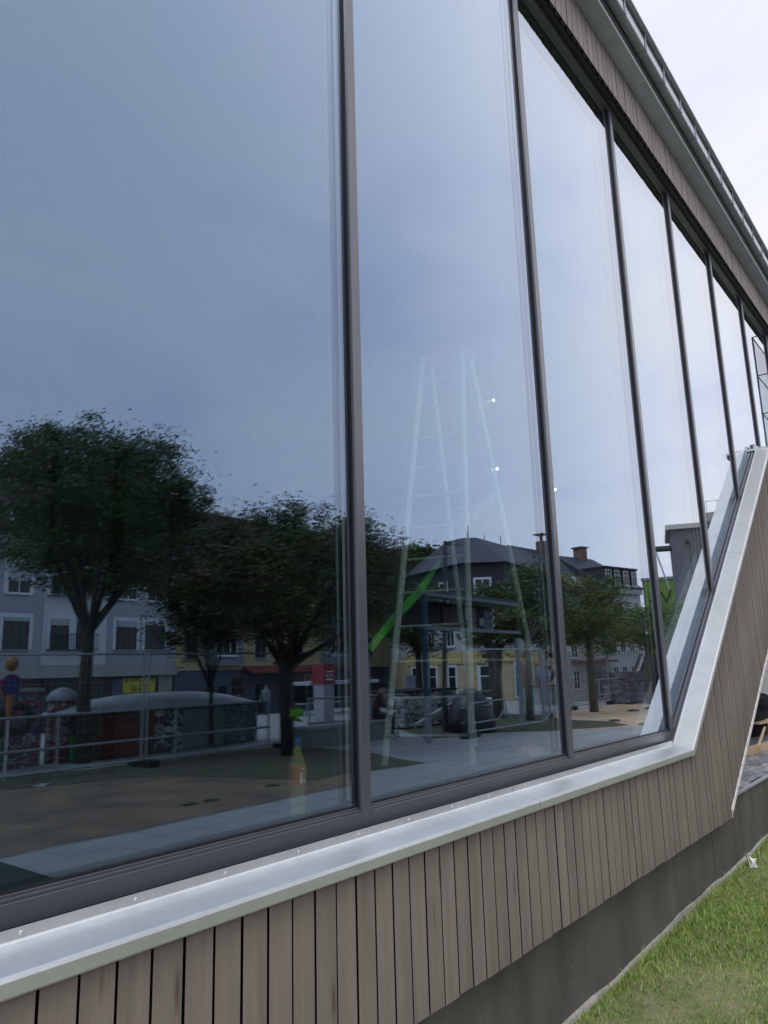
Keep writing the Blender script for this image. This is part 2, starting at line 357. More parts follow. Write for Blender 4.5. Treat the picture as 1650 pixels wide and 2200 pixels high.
for i in range(len(MX) - 1):
    xa, xb = MX[i] + 0.046, MX[i+1] + 0.005
    if i <= 3: poly = [(xa, ZB - 0.004), (xb, ZB - 0.004), (xb, ZT + 0.004), (xa, ZT + 0.004)]
    else:
        xs = [xa, xb] if not (xa < TOPX < xb) else [xa, TOPX, xb]
        poly = [(q, zlow(q)) for q in xs] + [(xb, ZT + 0.004), (xa, ZT + 0.004)]
    g = MB(); g.prism(poly, 0.0, 0.030); go = g.build('glass_pane', GLASS, B)
    z0 = min(p[1] for p in poly) + 0.02
    s = MB(); s.box((xb - 0.030, 0.002, zlow(xb) + 0.01), (xb - 0.0005, 0.028, ZT + 0.002)); s.box((xa + 0.0005, 0.002, zlow(xa + .01) + 0.01), (xa + 0.0075, 0.028, ZT + 0.002)); s.build('edge_seal', GASK, go)
    s = MB(); s.box((xb - 0.037, 0.010, zlow(xb) + 0.02), (xb - 0.031, 0.020, ZT - 0.01)); s.build('spacer', SPC, go)
    s = MB(); s.box((xa + 0.008, 0.006, zlow(xa + 0.01) + 0.03), (xa + 0.014, 0.024, ZT - 0.01)); s.build('spacer', SPC, go)
# eaves: soffit flashing, lip, box gutter lengths, brackets, roof edge
SOFZ = 6.404
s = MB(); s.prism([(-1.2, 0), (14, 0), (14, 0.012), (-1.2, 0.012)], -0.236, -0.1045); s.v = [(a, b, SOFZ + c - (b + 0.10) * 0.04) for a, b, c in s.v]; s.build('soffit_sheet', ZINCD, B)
s = MB(); s.tube([(-1.2, -0.243, SOFZ - 0.004), (14, -0.243, SOFZ - 0.004)], 0.0065, 8); s.build('soffit_lip', mat('bright_lip', (0.72, 0.75, 0.77), 0.35, 0.2), B)
s = MB(); s.box((-1.2, -0.232, SOFZ + 0.031), (14, -0.10, SOFZ + 0.30)); s.build('eaves_board', GASK, B)
GP = 0.4667; bx = 5.194 - 13 * GP; GZ = 6.568; GO, GI = -0.300, -0.235
while bx < 14:
    g = MB(); a, b = bx + 0.004, bx + GP - 0.004
    g.box((a, GO + 0.0035, GZ), (b, GI - 0.003, GZ + 0.004)); g.box((a, GO, GZ), (b, GO + 0.0034, GZ + 0.12)); g.box((a, GI - 0.0029, GZ), (b, GI, GZ + 0.13))
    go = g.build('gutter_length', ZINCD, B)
    w = MB(); w.box((a + 0.02, GO - 0.0032, GZ + 0.012), (b - 0.02, GO - 0.0003, GZ + 0.085)); w.build('gutter_sky_light_plate', mat('skylit_zinc', (0.75, 0.76, 0.80), 0.35, 0.5), go)  # paler than the gutter: sky light on its front, put into the colour
    k = MB(); k.box((bx - 0.010, GO - 0.006, GZ - 0.006), (bx + 0.008, GI + 0.004, GZ - 0.0005)); k.box((bx - 0.014, GO - 0.012, GZ - 0.006), (bx + 0.012, GO - 0.0065, GZ + 0.155)); k.build('gutter_bracket', ZINCD, B)
    f = MB()
    for q in range(5):
        fx = bx + 0.05 + q * 0.08; f.tube([(fx, GI + 0.003, GZ + 0.01), (fx + 0.015, GI + 0.022, GZ + 0.09)], 0.0028, 4); f.tube([(fx + 0.02, GI + 0.003, GZ + 0.03), (fx + 0.028, GI + 0.02, GZ + 0.12)], 0.0028, 4)
    f.build('gutter_clip', ALU, go)
    bx += GP
s = MB(); s.box((-1.2, GO - 0.03, GZ + 0.150), (14, GO + 0.02, GZ + 0.164)); s.tube([(-1.2, GO - 0.032, GZ + 0.162), (14, GO - 0.032, GZ + 0.162)], 0.011, 8); s.build('roof_edge', ZINCD, B)
s = MB(); s.prism([(-1.2, 6.735), (14, 6.735), (14, 6.80), (-1.2, 6.80)], -0.285, 9.0); s.build('roof', mat('roof_sheet', (0.09, 0.10, 0.10), 0.6), B)
# raking edge bead of white perforated strip under the stair flank
WHT = mat('white_bead', (0.78, 0.78, 0.76), 0.6, 0, 0.1, 30)
L0 = Vector((6.143, 0, 0.534)); LD = Vector((1, 0, 0.616)).normalized(); k = -0.02
st = MB(); p0 = L0; p1 = L0 + LD * 7
st.prism([(p0.x + 0.012, p0.z - 0.03), (p1.x + 0.012, p1.z - 0.03), (p1.x, p1.z - 0.004), (p0.x, p0.z - 0.004)], -0.166, -0.10); st.build('edge_strip', mat('grey_strip', (0.45, 0.46, 0.48), 0.5), B)
q = MB(); q.box((0, -0.178, -0.030), (0.117, -0.166, -0.001)); qm = q.build('edge_bead', WHT, B); qm.location = L0 + LD * k; ang = -math.atan2(LD.z, LD.x); qm.rotation_euler = (0, ang, 0)
k += 0.125
while k < 5.5:
    o = inst(qm.data, 'edge_bead', B, L0 + LD * k, (0, ang, 0)); k += 0.125
q = MB(); q.box((6.138, -0.172, 0.467), (6.146, -0.15, 0.54)); q.build('edge_trim', WHT, B)
# plinth
for a, b, zt in ((-1.2, 2.2, 0.52), (2.203, 5.05, 0.52), (5.053, 5.86, 0.52), (5.863, 12.5, 0.552)):
    q = MB(); q.box((a, -0.092 + (0.003 if a > 5.05 and a < 5.5 else 0), -0.3), (b, 0.35, zt)); q.build('plinth_panel', BITU, B)
q = MB(); q.box((6.15, -0.110, 0.552), (12.5, -0.070, 0.566)); q.build('coping_edge', mat('coping', (0.33, 0.34, 0.40), 0.5), B)
# inner floor, ceiling, back wall (dark room)
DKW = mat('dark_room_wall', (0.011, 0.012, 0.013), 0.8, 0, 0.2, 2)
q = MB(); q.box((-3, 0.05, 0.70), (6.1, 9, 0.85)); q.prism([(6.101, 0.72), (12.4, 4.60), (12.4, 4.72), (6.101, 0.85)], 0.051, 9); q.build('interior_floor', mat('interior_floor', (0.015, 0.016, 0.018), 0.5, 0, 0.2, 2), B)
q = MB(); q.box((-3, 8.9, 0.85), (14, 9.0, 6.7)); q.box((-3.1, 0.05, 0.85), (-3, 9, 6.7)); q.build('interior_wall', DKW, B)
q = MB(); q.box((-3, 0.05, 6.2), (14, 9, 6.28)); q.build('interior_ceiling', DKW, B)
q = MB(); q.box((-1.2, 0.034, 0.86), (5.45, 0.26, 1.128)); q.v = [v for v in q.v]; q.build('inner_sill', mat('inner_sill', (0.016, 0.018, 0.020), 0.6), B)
q = MB(); q.box((9.6, 0.06, 3.1), (9.68, 9, 6.2)); q.build('partition', DKW, B)
for k, xx in enumerate((1.9, 2.55, 3.3)):
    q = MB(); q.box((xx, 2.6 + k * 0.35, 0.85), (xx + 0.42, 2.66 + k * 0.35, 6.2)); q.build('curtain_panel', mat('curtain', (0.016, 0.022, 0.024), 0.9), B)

# ================================================================== INSIDE THE GLAZING
LADM = mat('ladder_aluminium', (0.88, 0.93, 0.89), 0.45, 0.25, 0.15, 12)
lad = empty('step_ladder', (5.3, 1.6, 0.85), 'tall aluminium double step ladder standing inside behind the second window', 'ladder')
lo = Vector((5.3, 1.6, 0.85))
FLt, FRt = Vector((5.22, 1.76, 4.30)), Vector((5.30, 1.40, 4.30)); FLb, FRb = Vector((4.50, 1.76, 0.85)), Vector((4.72, 1.14, 0.85))
BLt, BRt = Vector((5.36, 1.77, 4.30)), Vector((5.44, 1.41, 4.30)); BLb, BRb = Vector((5.95, 1.86, 0.85)), Vector((6.15, 1.24, 0.85))
def rail(a, b, w=0.030, d=0.022):
    m = MB(); u = (b - a).normalized(); s = Vector((0, 1, 0)); s = (s - u * s.dot(u)).normalized(); t = u.cross(s)
    vs = [p - lo + s * i * d/2 + t * j * w for p in (a, b) for i, j in ((-1, -1), (1, -1), (1, 1), (-1, 1))]
    m.add(vs, [(0,1,2,3),(7,6,5,4),(0,4,5,1),(1,5,6,2),(2,6,7,3),(3,7,4,0)]); return m.build('rail', LADM, lad, bevel=0.003)
for a, b in ((FLt, FLb), (FRt, FRb), (BLt, BLb), (BRt, BRb)): rail(a, b)
for i in range(1, 13):
    t = i / 13
    for a, b, c, d in ((FLt, FLb, FRt, FRb),) + (((BLt, BLb, BRt, BRb),) if i in (5, 10) else ()):
        m = MB(); m.tube([a.lerp(b, t) - lo, c.lerp(d, t) - lo], 0.009, 6); m.build('rung', LADM, lad)
for p in (FLt, FRt):
    m = MB(); q = p - lo; m.box((q.x - 0.03, q.y - 0.03, q.z - 0.05), (q.x + 0.18, q.y + 0.03, q.z + 0.02)); m.build('hinge_cap', mat('red_plastic', (0.45, 0.12, 0.09), 0.5), lad)
for p in (FLb, FRb, BLb, BRb):
    m = MB(); q = p - lo; m.box((q.x - 0.05, q.y - 0.03, 0), (q.x + 0.05, q.y + 0.03, 0.06)); m.build('rubber_foot', GASK, lad)
# bottle on the inner sill
bt = empty('bottle', (1.905, 0.075, 1.1285), 'plastic juice bottle with blue cap and orange label on the inner sill', 'bottle')
PET = bpy.data.materials.new('bottle_plastic'); PET.use_nodes = True; pb = PET.node_tree.nodes['Principled BSDF']
pb.inputs['Base Color'].default_value = (0.85, 0.80, 0.35, 1); pb.inputs['Roughness'].default_value = 0.1; pb.inputs['Alpha'].default_value = 0.28
m = MB(); m.lathe([(0.030, 0), (0.036, 0.006), (0.036, 0.05), (0.033, 0.065), (0.036, 0.08), (0.036, 0.165), (0.028, 0.185), (0.016, 0.215), (0.0125, 0.228), (0.0125, 0.236)], (0, 0, 0), 24); m.build('bottle_body', PET, bt, smooth=True)
m = MB(); m.lathe([(0.0365, 0.100), (0.0368, 0.102), (0.0368, 0.160), (0.0365, 0.162)], (0, 0, 0), 24); lb = m.build('bottle_label', mat('orange_label', (0.75, 0.20, 0.05), 0.5, 0, 0.1, 60), bt, smooth=True)
LBW = mat('label_white', (0.8, 0.85, 0.8), 0.5)
for a0, w, z0, h in ((-1.9, 0.32, 0.106, 0.034), (-1.45, 0.26, 0.106, 0.014), (-1.0, 0.36, 0.106, 0.05), (-1.75, 0.5, 0.150, 0.004)):
    m = MB(); n = 5; vs = []
    for i in range(n + 1):
        a = a0 + w * i / n - 0.15
        for z in (z0, z0 + h): vs.append((0.0372 * math.cos(a), 0.0372 * math.sin(a), z))
        for z in (z0, z0 + h): vs.append((0.0366 * math.cos(a), 0.0366 * math.sin(a), z))
    fs = [(4*i, 4*i+4, 4*i+5, 4*i+1) for i in range(n)] + [(4*i+2, 4*i+3, 4*i+7, 4*i+6) for i in range(n)]
    m.add(vs, fs); m.build('label_print', LBW, lb)
m = MB(); m.lathe([(0.0155, 0.229), (0.016, 0.231), (0.016, 0.247), (0.0145, 0.249)], (0, 0, 0), 18); m.build('bottle_cap', mat('blue_cap', (0.03, 0.12, 0.55), 0.4), bt)
bt.scale = (0.78, 0.78, 1.0)
# warm lamps, ceiling mounted on rods
LMP = emit_mat('lamp_glow', (1.0, 0.82, 0.5), 5)
lamp0 = None
for p, lb_ in ((W(1060, 860, 2), 'small warm lamp glowing right of the ladder top, upper of two'), (W(1068, 1007, 2), 'small warm lamp glowing right of the ladder, lower of two'),
              (W(1385, 738, 1.2), 'small warm lamp glowing high in the fourth window'), (W(1193, 1052, 2), 'small warm lamp glowing at the left edge of the third window')):
    lp = empty('spot_lamp', p, lb_, 'lamp', 'warm spot lamps inside')
    if lamp0 is None:
        m = MB(); m.lathe([(0.008, -0.014), (0.017, 0), (0.008, 0.014)], (0, 0, 0), 10); lm = m.build('bulb', LMP, lp)
        m = MB(); m.lathe([(0.030, 0.021), (0.030, 0.06), (0.012, 0.10)], (0, 0, 0), 10); sh = m.build('lamp_shade', GASK, lp)
        lamp0 = (lm.data, sh.data)
    else: inst(lamp0[0], 'bulb', lp); inst(lamp0[1], 'lamp_shade', lp)
    m = MB(); m.tube([(0, 0, 0.1), (0, 0, 6.18 - p.z)], 0.004, 4); m.build('rod', GASK, lp)
# bright green slanting pole in the room
GRN = mat('bright_green_paint', (0.16, 0.80, 0.13), 0.5, 0, .4, 7)
gp = empty('green_banner', (4.3, 1.8, 1.76), 'bright green ragged strip slanting behind the ladder', 'banner')
pts = [W(795, 1395, 1.8), W(850, 1330, 1.8), W(900, 1270, 1.8), W(945, 1205, 1.8)]
m = MB(); wd = (0.06, 0.07, 0.08, 0.03); vs = []
for i, (p, w) in enumerate(zip(pts, wd)):
    for s_ in (-1, 1):
        for dy in (0, 0.012): vs.append(p - gp.location + Vector((s_ * w * 0.35, dy + 0.02 * math.sin(i * 2), -s_ * w * 0.35)))
fs = []
for i in range(3):
    a = i * 4; fs += [(a, a+2, a+6, a+4), (a+1, a+5, a+7, a+3), (a, a+4, a+5, a+1), (a+2, a+3, a+7, a+6)]
m.add(vs, fs); m.build('cloth_strip', GRN, gp)
pts = [W(1015, 1115, 1.8), W(1078, 1045, 1.8)]
m = MB(); m.tube([p - gp.location for p in pts], 0.035, 6); m.build('cloth_end', mat('pale_green', (0.25, 0.7, 0.4), 0.5), gp)
# perforated panel high in the room
pf = empty('perforated_panel', W(800, 960, 3.2), 'faint perforated metal panel hanging inside behind the first mullion', 'panel')
pm = MB(); o0 = pf.location
for i in range(26):
    for j in range(24):
        xx = -1.6 + i * 0.11 + (0.055 if j % 2 else 0); zz = -0.2 + j * 0.055
        pm.box((xx, 0, zz), (xx + 0.022, 0.004, zz + 0.022))
po = pm.build('perforation', mat('pale_dot', (0.05, 0.056, 0.062), 0.5), pf); po['kind'] = 'stuff'
m = MB(); m.box((-1.7, 0.01, -0.55), (1.3, 0.03, 1.2)); m.build('panel_sheet', mat('panel_grey', (0.02, 0.022, 0.025), 0.6), pf)
# pink cloth on the inner sill
m = MB()
for i in range(14):
    a = rnd.uniform(0, 6.28); l_ = rnd.uniform(0.05, 0.16); m.tube([(rnd.uniform(-.1, .1), rnd.uniform(-.03, .05), rnd.uniform(0, .03)), (l_ * math.cos(a), 0.04 * math.sin(a), rnd.uniform(0.0, 0.06))], [0.022, 0.008], 5)
tag(m.build('cloth', mat('pink_cloth', (0.75, 0.30, 0.26), 0.8), None, Vector((3.62, 0.10, 1.15))), 'crumpled pink cloth lying on the inner sill at the second window', 'cloth')
# table just inside the left window
tb = empty('work_table', (1.1, 0.8, 0.85), 'dark work table inside at the bottom left of the left window', 'table')
m = MB(); m.box((-0.9, -0.35, 0.20), (0.35, 0.5, 0.24)); m.build('tabletop', mat('dark_green_top', (0.015, 0.035, 0.03), 0.4), tb)
for a in (-0.8, 0.3):
    for b in (-0.3, 0.42): m = MB(); m.box((a - 0.02, b - 0.02, 0), (a + 0.02, b + 0.02, 0.20)); m.build('leg', GASK, tb)

# ================================================================== RIGHT CORNER BEYOND THE RAKING FLANK
PLAST = mat('wrinkled_plastic_sheet', (0.20, 0.22, 0.25), 0.25, 0, 0.35, 5, 0.8, 9, (1, 3, 1))
rows, cols = 14, 60; m = MB(); vs = []; fs = []
for i in range(rows):
    for j in range(cols):
        xx = 6.2 + j * 0.11; yy = -0.07 + i * 0.075
        vs.append((xx, yy, 0.566 + 0.012 * math.sin(xx * 9 + yy * 30) * math.sin(yy * 22 + xx * 3) + rnd.uniform(0, 0.012)))
for i in range(rows-1):
    for j in range(cols-1): a = i*cols+j; fs.append((a, a+1, a+cols+1, a+cols))
m.add(vs, fs); tag(m.build('plastic_sheet', PLAST, None), 'wrinkled grey plastic sheet spread on the low wall under the stair flank', 'plastic sheet')
PINE = mat('raw_pine', (0.62, 0.46, 0.28), 0.6, 0, 0.15, 3, 0.1, 30, (1, 8, 8))
bx_ = empty('timber_frame_bench', (8.85, 0.42, 0.20), 'raw pine framed box bench behind the plastic sheet at the right edge', 'bench', None, -0.10)
m = MB(); m.box((-.2, 0, 0.345), (3.5, 0.04, 0.445)); m.build('top_board', PINE, bx_)
m = MB(); m.box((-.2, 0.0, 0), (3.5, 0.04, 0.05)); m.build('bottom_board', PINE, bx_)
for i in range(6): m = MB(); m.box((i * 0.55, 0.0, 0.05), (i * 0.55 + 0.045, 0.04, 0.345)); m.build('stud', PINE, bx_)
m = MB(); m.box((-.2, 0.20, 0), (3.5, 0.22, 0.34)); m.build('back_panel', mat('brown_osb', (0.20, 0.12, 0.06), 0.8, 0, 0.4, 30), bx_)
m = MB(); m.box((-0.2, 0.041, 0.43), (3.5, 1.3, 0.444)); m.build('cover_sheet', mat('grey_cover', (0.16, 0.17, 0.19), 0.35, 0, 0.3, 4, 0.5, 8), bx_)
stl = empty('wooden_stool', (10.4, 0.55, 0.20), 'wooden stool with slanting legs at the right edge under the black jacket', 'stool')
for p, q in ((W(1628, 1606, .36), W(1650, 1662, .30)), (Vector((11.5, .50, .6)), Vector((11.6, .45, .30))), (Vector((11.3, .95, .6)), Vector((11.4, 1.0, .30))), (Vector((11.8, .75, .6)), Vector((11.9, .85, .30)))):
    m = MB(); t_ = Vector((10.9, .55, .79)); m.tube([p.lerp(t_, .75) - stl.location, p - stl.location, q - stl.location], .018, 8); m.build('leg', PINE, stl)
m = MB(); m.add([(-.08, -.05, .60), (.7, -.12, .60), (.7, .3, .60), (-.05, .3, .60), (-.08, -.05, .618), (.7, -.12, .618), (.7, .3, .618), (-.05, .3, .618)], [(3,2,1,0),(4,5,6,7),(0,1,5,4),(1,2,6,5),(2,3,7,6),(3,0,4,7)]); m.build('seat', PINE, stl)
BLK = mat('black_fabric', (0.008, 0.009, 0.016), 0.9, 0, 0.3, 6, 0.4, 30, None, None, 0, 0.2)
jk = empty('black_jacket', (10.45, 0.66, 0.52), 'black hooded jacket hanging over the stool at the right edge', 'jacket')
def lump(name, c, r, par, seed, ax=1.0):
    bm = bmesh.new(); bmesh.ops.create_icosphere(bm, subdivisions=4, radius=1)
    rr = random.Random(seed); ph = [rr.uniform(0, 6.28) for _ in range(6)]
    for v in bm.verts:
        d = v.co.copy(); k = 1 + 0.05 * math.sin(d.x * 5 + ph[0]) * math.sin(d.z * 4 + ph[1]) + 0.04 * math.sin(d.z * 9 + d.x * 6 + ph[2]) + 0.03 * math.sin(d.y * 11 + d.z * 3 + ph[3])
        v.co = Vector((d.x * r[0] * k * (1 - 0.12 * d.z * ax), d.y * r[1] * k, d.z * r[2] * k))
    me = bpy.data.meshes.new(name); bm.to_mesh(me); bm.free(); me.materials.append(BLK); me.polygons.foreach_set('use_smooth', [True] * len(me.polygons))
    o = bpy.data.objects.new(name, me); COL.objects.link(o); o.parent = par; o.location = c; return o
lump('jacket_body', (0.30, 0, 0.32), (0.60, 0.10, 0.32), jk, 3, -0.3); lump('hood', (0.36, -0.02, 0.52), (0.52, 0.12, 0.13), jk, 5); lump('sleeve', (0.95, 0.02, 0.40), (0.45, 0.10, 0.22), jk, 8)
# light wall with windows further back
lw = empty('rendered_wall', (9, 3.2, 0), 'pale rendered wall with dark windows behind the black jacket at the right edge', 'wall')
m = MB(); m.box((5.0, 0, -0.5), (24, 0.3, 4.2)); m.build('wall', mat('pale_render', (0.42, 0.42, 0.41), 0.85, 0, 0.06, 2), lw)
for i in range(9):
    a = 5.4 + i * 2.0
    m = MB(); m.box((a, -0.02, 1.25), (a + 1.1, 0.01, 3.6)); o = m.build('window', mat('dark_opening', (0.05, 0.055, 0.055), 0.4), lw)
    m = MB(); m.box((a - 0.08, -0.14, 1.19), (a + 1.2, 0.0, 1.25)); m.build('sill', mat('sill_grey', (0.28, 0.30, 0.30), 0.6), o)
# mesh cage on the landing
CGM = mat('cage_steel', (0.035, 0.04, 0.045), 0.5, 0.5)
cg = empty('mesh_cage', (12.0, -0.31, 3.956), 'dark steel mesh cage on the landing beyond the top of the raking sill', 'cage')
m = MB()
for a in (0, 1.2, 2.4): m.tube([(a, 0, 0), (a, 0, 2.42)], 0.014, 6); m.tube([(a, 0.24, 0), (a, 0.24, 2.42)], 0.010, 6)
for z in (0.02, 0.6, 1.2, 1.8, 2.42): m.tube([(0, 0, z), (2.4, 0, z)], 0.009, 5); m.tube([(0, 0, z), (0, 0.24, z)], 0.009, 5)
m.build('cage_frame', CGM, cg)
m = MB()
for i in range(48): m.tube([(i * 0.05, 0.004, 0), (i * 0.05, 0.004, 2.42)], 0.0016, 3, cap=False)
for i in range(48): m.tube([(0, -0.004, i * 0.05), (2.4, -0.004, i * 0.05)], 0.0016, 3, cap=False)
o = m.build('cage_mesh', mat('cage_wire', (0.25, 0.27, 0.30), 0.5, 0.5), cg); o['kind'] = 'stuff'
m = MB(); m.box((-0.05, -0.03, -0.06), (2.5, 0.24, -0.002)); m.build('cage_floor', ZINC, cg)

# ================================================================== GROUND
def gz(x, y): return max(0.0, 0.0165 * min(x, 9) - 0.032) * max(0.0, 1 + y / 4.3)
def sstep(t): t = max(0.0, min(1.0, t)); return t * t * (3 - 2 * t)
def terr(x, y): return -1.4 * max(sstep((-y - 20) / 10), sstep((x - 30) / 16) if x < 1e5 else 1)
PAVE = mat('plaza_concrete', (0.34, 0.34, 0.33), 0.8, 0, 0.14, 0.9, 0.1, 25)
n_ = PAVE.node_tree.nodes; l_ = PAVE.node_tree.links; bsd = n_['Principled BSDF']
co = n_.new('ShaderNodeTexCoord'); bt_ = n_.new('ShaderNodeTexBrick'); bt_.inputs['Scale'].default_value = 0.5; bt_.inputs['Mortar Size'].default_value = 0.006; bt_.offset = 0.5
bt_.inputs['Color1'].default_value = (1, 1, 1, 1); bt_.inputs['Color2'].default_value = (0.94, 0.94, 0.94, 1); bt_.inputs['Mortar'].default_value = (0.55, 0.55, 0.55, 1)
l_.new(co.outputs['Object'], bt_.inputs['Vector']); mm_ = n_.new('ShaderNodeMix'); mm_.data_type = 'RGBA'; mm_.blend_type = 'MULTIPLY'; mm_.inputs[0].default_value = 1
src = bsd.inputs['Base Color'].links[0].from_socket; l_.new(src, mm_.inputs[6]); l_.new(bt_.outputs['Color'], mm_.inputs[7]); l_.new(mm_.outputs[2], bsd.inputs['Base Color'])
def sheet(name, xs, ys, zf, m):
    mb = MB(); nx, ny = len(xs), len(ys)
    mb.add([(x, y, zf(x, y)) for y in ys for x in xs], [(j*nx+i, j*nx+i+1, (j+1)*nx+i+1, (j+1)*nx+i) for j in range(ny-1) for i in range(nx-1)])
    o = mb.build(name, m, None, smooth=True); o['kind'] = 'structure'; return o
xs = [-600, -200, -60, -20, -5, 0, 5, 10, 15, 20, 26, 30, 32, 34, 36, 38, 40, 42, 44, 46, 50, 60, 100, 200, 700]
ys = [-700, -200, -90, -60, -45, -38, -34, -32, -30, -28, -26, -24, -22, -20, -18, -14, -10, -7, -4.4, -4.39, 0, 5, 20, 80, 600]
sheet('plaza_ground', xs, sorted(ys), terr, PAVE)
def gpoly(name, pts, z, m):
    mb = MB(); mb.add([(p[0], p[1], z) for p in pts], [tuple(range(len(pts)))]); o = mb.build(name, m, None); o['kind'] = 'structure'; return o
SAND = mat('gravelly_sand', (0.21, 0.150, 0.098), 0.95, 0, 0.3, 1.3, 1.0, 16, None, (0.115, 0.085, 0.060))
SAND2 = mat('pale_sand', (0.56, 0.40, 0.26), 0.95, 0, 0.25, 1.5, 0.8, 18)
EARTH = mat('dark_earth', (0.085, 0.075, 0.045), 0.95, 0, 0.5, 3, 0.8, 20, None, (0.05, 0.06, 0.03))
def wob(a, b, n, amp, sd):
    r = random.Random(sd); return [(a[0] + (b[0]-a[0]) * i / n + r.uniform(-amp, amp), a[1] + (b[1]-a[1]) * i / n + r.uniform(-amp, amp)) for i in range(n)]
sp = wob((-12, -5.6), (8.4, -5.5), 24, 0.07, 1) + wob((8.4, -5.5), (9.9, -6.25), 4, 0.05, 2) + wob((9.9, -6.25), (11.8, -7.8), 4, 0.05, 3) + wob((11.8, -7.8), (11.9, -11.5), 5, 0.1, 4) + [(-12, -11.5)]
gpoly('sand_area', sp, 0.004, SAND)
gpoly('earth_bed', wob((8.6, -6.3), (10.4, -6.6), 4, 0.08, 5) + wob((10.95, -6.0), (11.75, -7.8), 3, 0.05, 6) + wob((11.8, -7.9), (12.4, -10.4), 5, 0.1, 7) + wob((12.4, -10.4), (3.5, -11.6), 12, 0.25, 8) + wob((3.5, -11.2), (8.6, -8.2), 9, 0.3, 9), 0.008, EARTH)
gpoly('earth_wedge', [tuple(G(795, 1618)[:2]), tuple(G(905, 1641)[:2]), tuple(G(870, 1647)[:2]), tuple(G(795, 1657)[:2])], 0.009, EARTH)
gpoly('sand_pit', wob((17.6, -6.3), (19.5, -5.1), 6, 0.08, 10) + wob((19.5, -5.1), (30, -4.6), 10, 0.1, 11) + wob((34, -6), (34, -9.3), 4, 0.1, 12) + wob((33, -9.5), (24, -9.6), 9, 0.1, 13) + wob((24, -9.6), (18.4, -7.9), 6, 0.1, 14), 0.004, SAND2)
gpoly('earth_strip', wob((14.5, -8.3), (17.4, -7.6), 4, 0.05, 15) + wob((17.5, -6.8), (19.4, -5.5), 4, 0.05, 16) + wob((19.6, -5.7), (21.0, -7.0), 4, 0.1, 17) + wob((21, -8.2), (23, -9.6), 4, 0.1, 18) + wob((23, -13), (17, -12), 6, 0.2, 19), 0.008, EARTH)
gpoly('black_mat', [(-8, -5.62), (3.55, -5.56), (3.5, -4.0), (-8, -4.0)], 0.014, mat('dark_green_mat', (0.02, 0.035, 0.03), 0.6, 0, .3, 2))
ROAD = mat('asphalt', (0.055, 0.056, 0.058), 0.9, 0, 0.15, 3, 0.1, 60)
gpoly('road', [(-100, -31), (40, -31), (40, -37), (-100, -37)], -1.396, ROAD)
SOIL = mat('lawn_soil', (0.22, 0.20, 0.12), 0.95, 0, 0.3, 4, 0.8, 30, None, (0.13, 0.17, 0.06))
xs = [-4 + i * 0.5 for i in range(61)]; ys = [-4.4 + i * 0.2 for i in range(22)] + [-0.11]
sheet('lawn_ground', xs, ys, lambda x, y: gz(x, y) + 0.006 + 0.008 * math.sin(x * 3.1) * math.sin(y * 5.3), SOIL)
# lawn
def blades(name, boxes, mats, seed):
    r = np.random.default_rng(seed); V = []; T = []; MI = []; base = 0
    for (x0, x1, y0, y1, n, h0, h1) in boxes:
        x = r.uniform(x0, x1, n); y = r.uniform(y0, y1, n)
        dens = 0.5 + 0.5 * np.sin(x * 2.3 + 1.3 * np.sin(y * 3.1)) * np.sin(y * 4.1 + 0.8 * np.sin(x * 1.7))
        keep = r.uniform(0, 1, n) < (0.28 + 0.80 * dens); x = x[keep]; y = y[keep]; dens = dens[keep]; n = len(x)
        z = np.maximum(0, 0.0165 * np.minimum(x, 9) - 0.032) * np.maximum(0, 1 + y / 4.3) + 0.004
        tall = np.clip(1 - np.abs(y + 0.20) / 0.16, 0, 1) * 0.55
        h = r.uniform(h0, h1, n) * (0.6 + 0.6 * dens + tall) * r.choice([0.6, 1, 1.5], n, p=[.35, .5, .15]); a = r.uniform(0, 6.283, n); w = r.uniform(0.0012, 0.0030, n)
        le = r.uniform(0.1, 0.9, n) * h; la = r.uniform(0, 6.283, n)
        cx, sx = np.cos(a) * w, np.sin(a) * w; lx, ly = np.cos(la) * le, np.sin(la) * le
        p = np.empty((n, 5, 3)); p[:, 0] = np.stack([x - cx, y - sx, z], 1); p[:, 1] = np.stack([x + cx, y + sx, z], 1)
        p[:, 2] = np.stack([x + lx * .35 + cx * .8, y + ly * .35 + sx * .8, z + h * .6], 1); p[:, 3] = np.stack([x + lx * .35 - cx * .8, y + ly * .35 - sx * .8, z + h * .6], 1)
        p[:, 4] = np.stack([x + lx, y + ly, z + h * r.uniform(.75, 1, n)], 1)
        V.append(p.reshape(-1, 3)); i = base + np.arange(n)[:, None] * 5
        T.append(np.stack([i + [[0, 1, 2]], i + [[0, 2, 3]], i + [[3, 2, 4]]], 1).reshape(-1, 3)); MI.append(np.repeat(r.choice(len(mats), n, p=[.50, .33, .17]), 3)); base += n * 5
    V = np.concatenate(V); T = np.concatenate(T); MI = np.concatenate(MI)
    me = bpy.data.meshes.new(name); me.vertices.add(len(V)); me.vertices.foreach_set('co', V.astype(np.float32).ravel())
    me.loops.add(len(T) * 3); me.loops.foreach_set('vertex_index', T.astype(np.int32).ravel()); me.polygons.add(len(T))
    me.polygons.foreach_set('loop_start', np.arange(0, len(T) * 3, 3, dtype=np.int32)); me.polygons.foreach_set('loop_total', np.full(len(T), 3, dtype=np.int32))
    for m in mats: me.materials.append(m)
    me.polygons.foreach_set('material_index', MI.astype(np.int32)); me.update(calc_edges=True); me.validate()
    o = bpy.data.objects.new(name, me); COL.objects.link(o); return o
GR = [mat('grass_a', (0.19, 0.35, 0.055), 0.55, 0, 0.2, 2), mat('grass_b', (0.33, 0.42, 0.11), 0.6, 0, 0.2, 2), mat('grass_c', (0.38, 0.36, 0.19), 0.7, 0, 0.2, 2)]
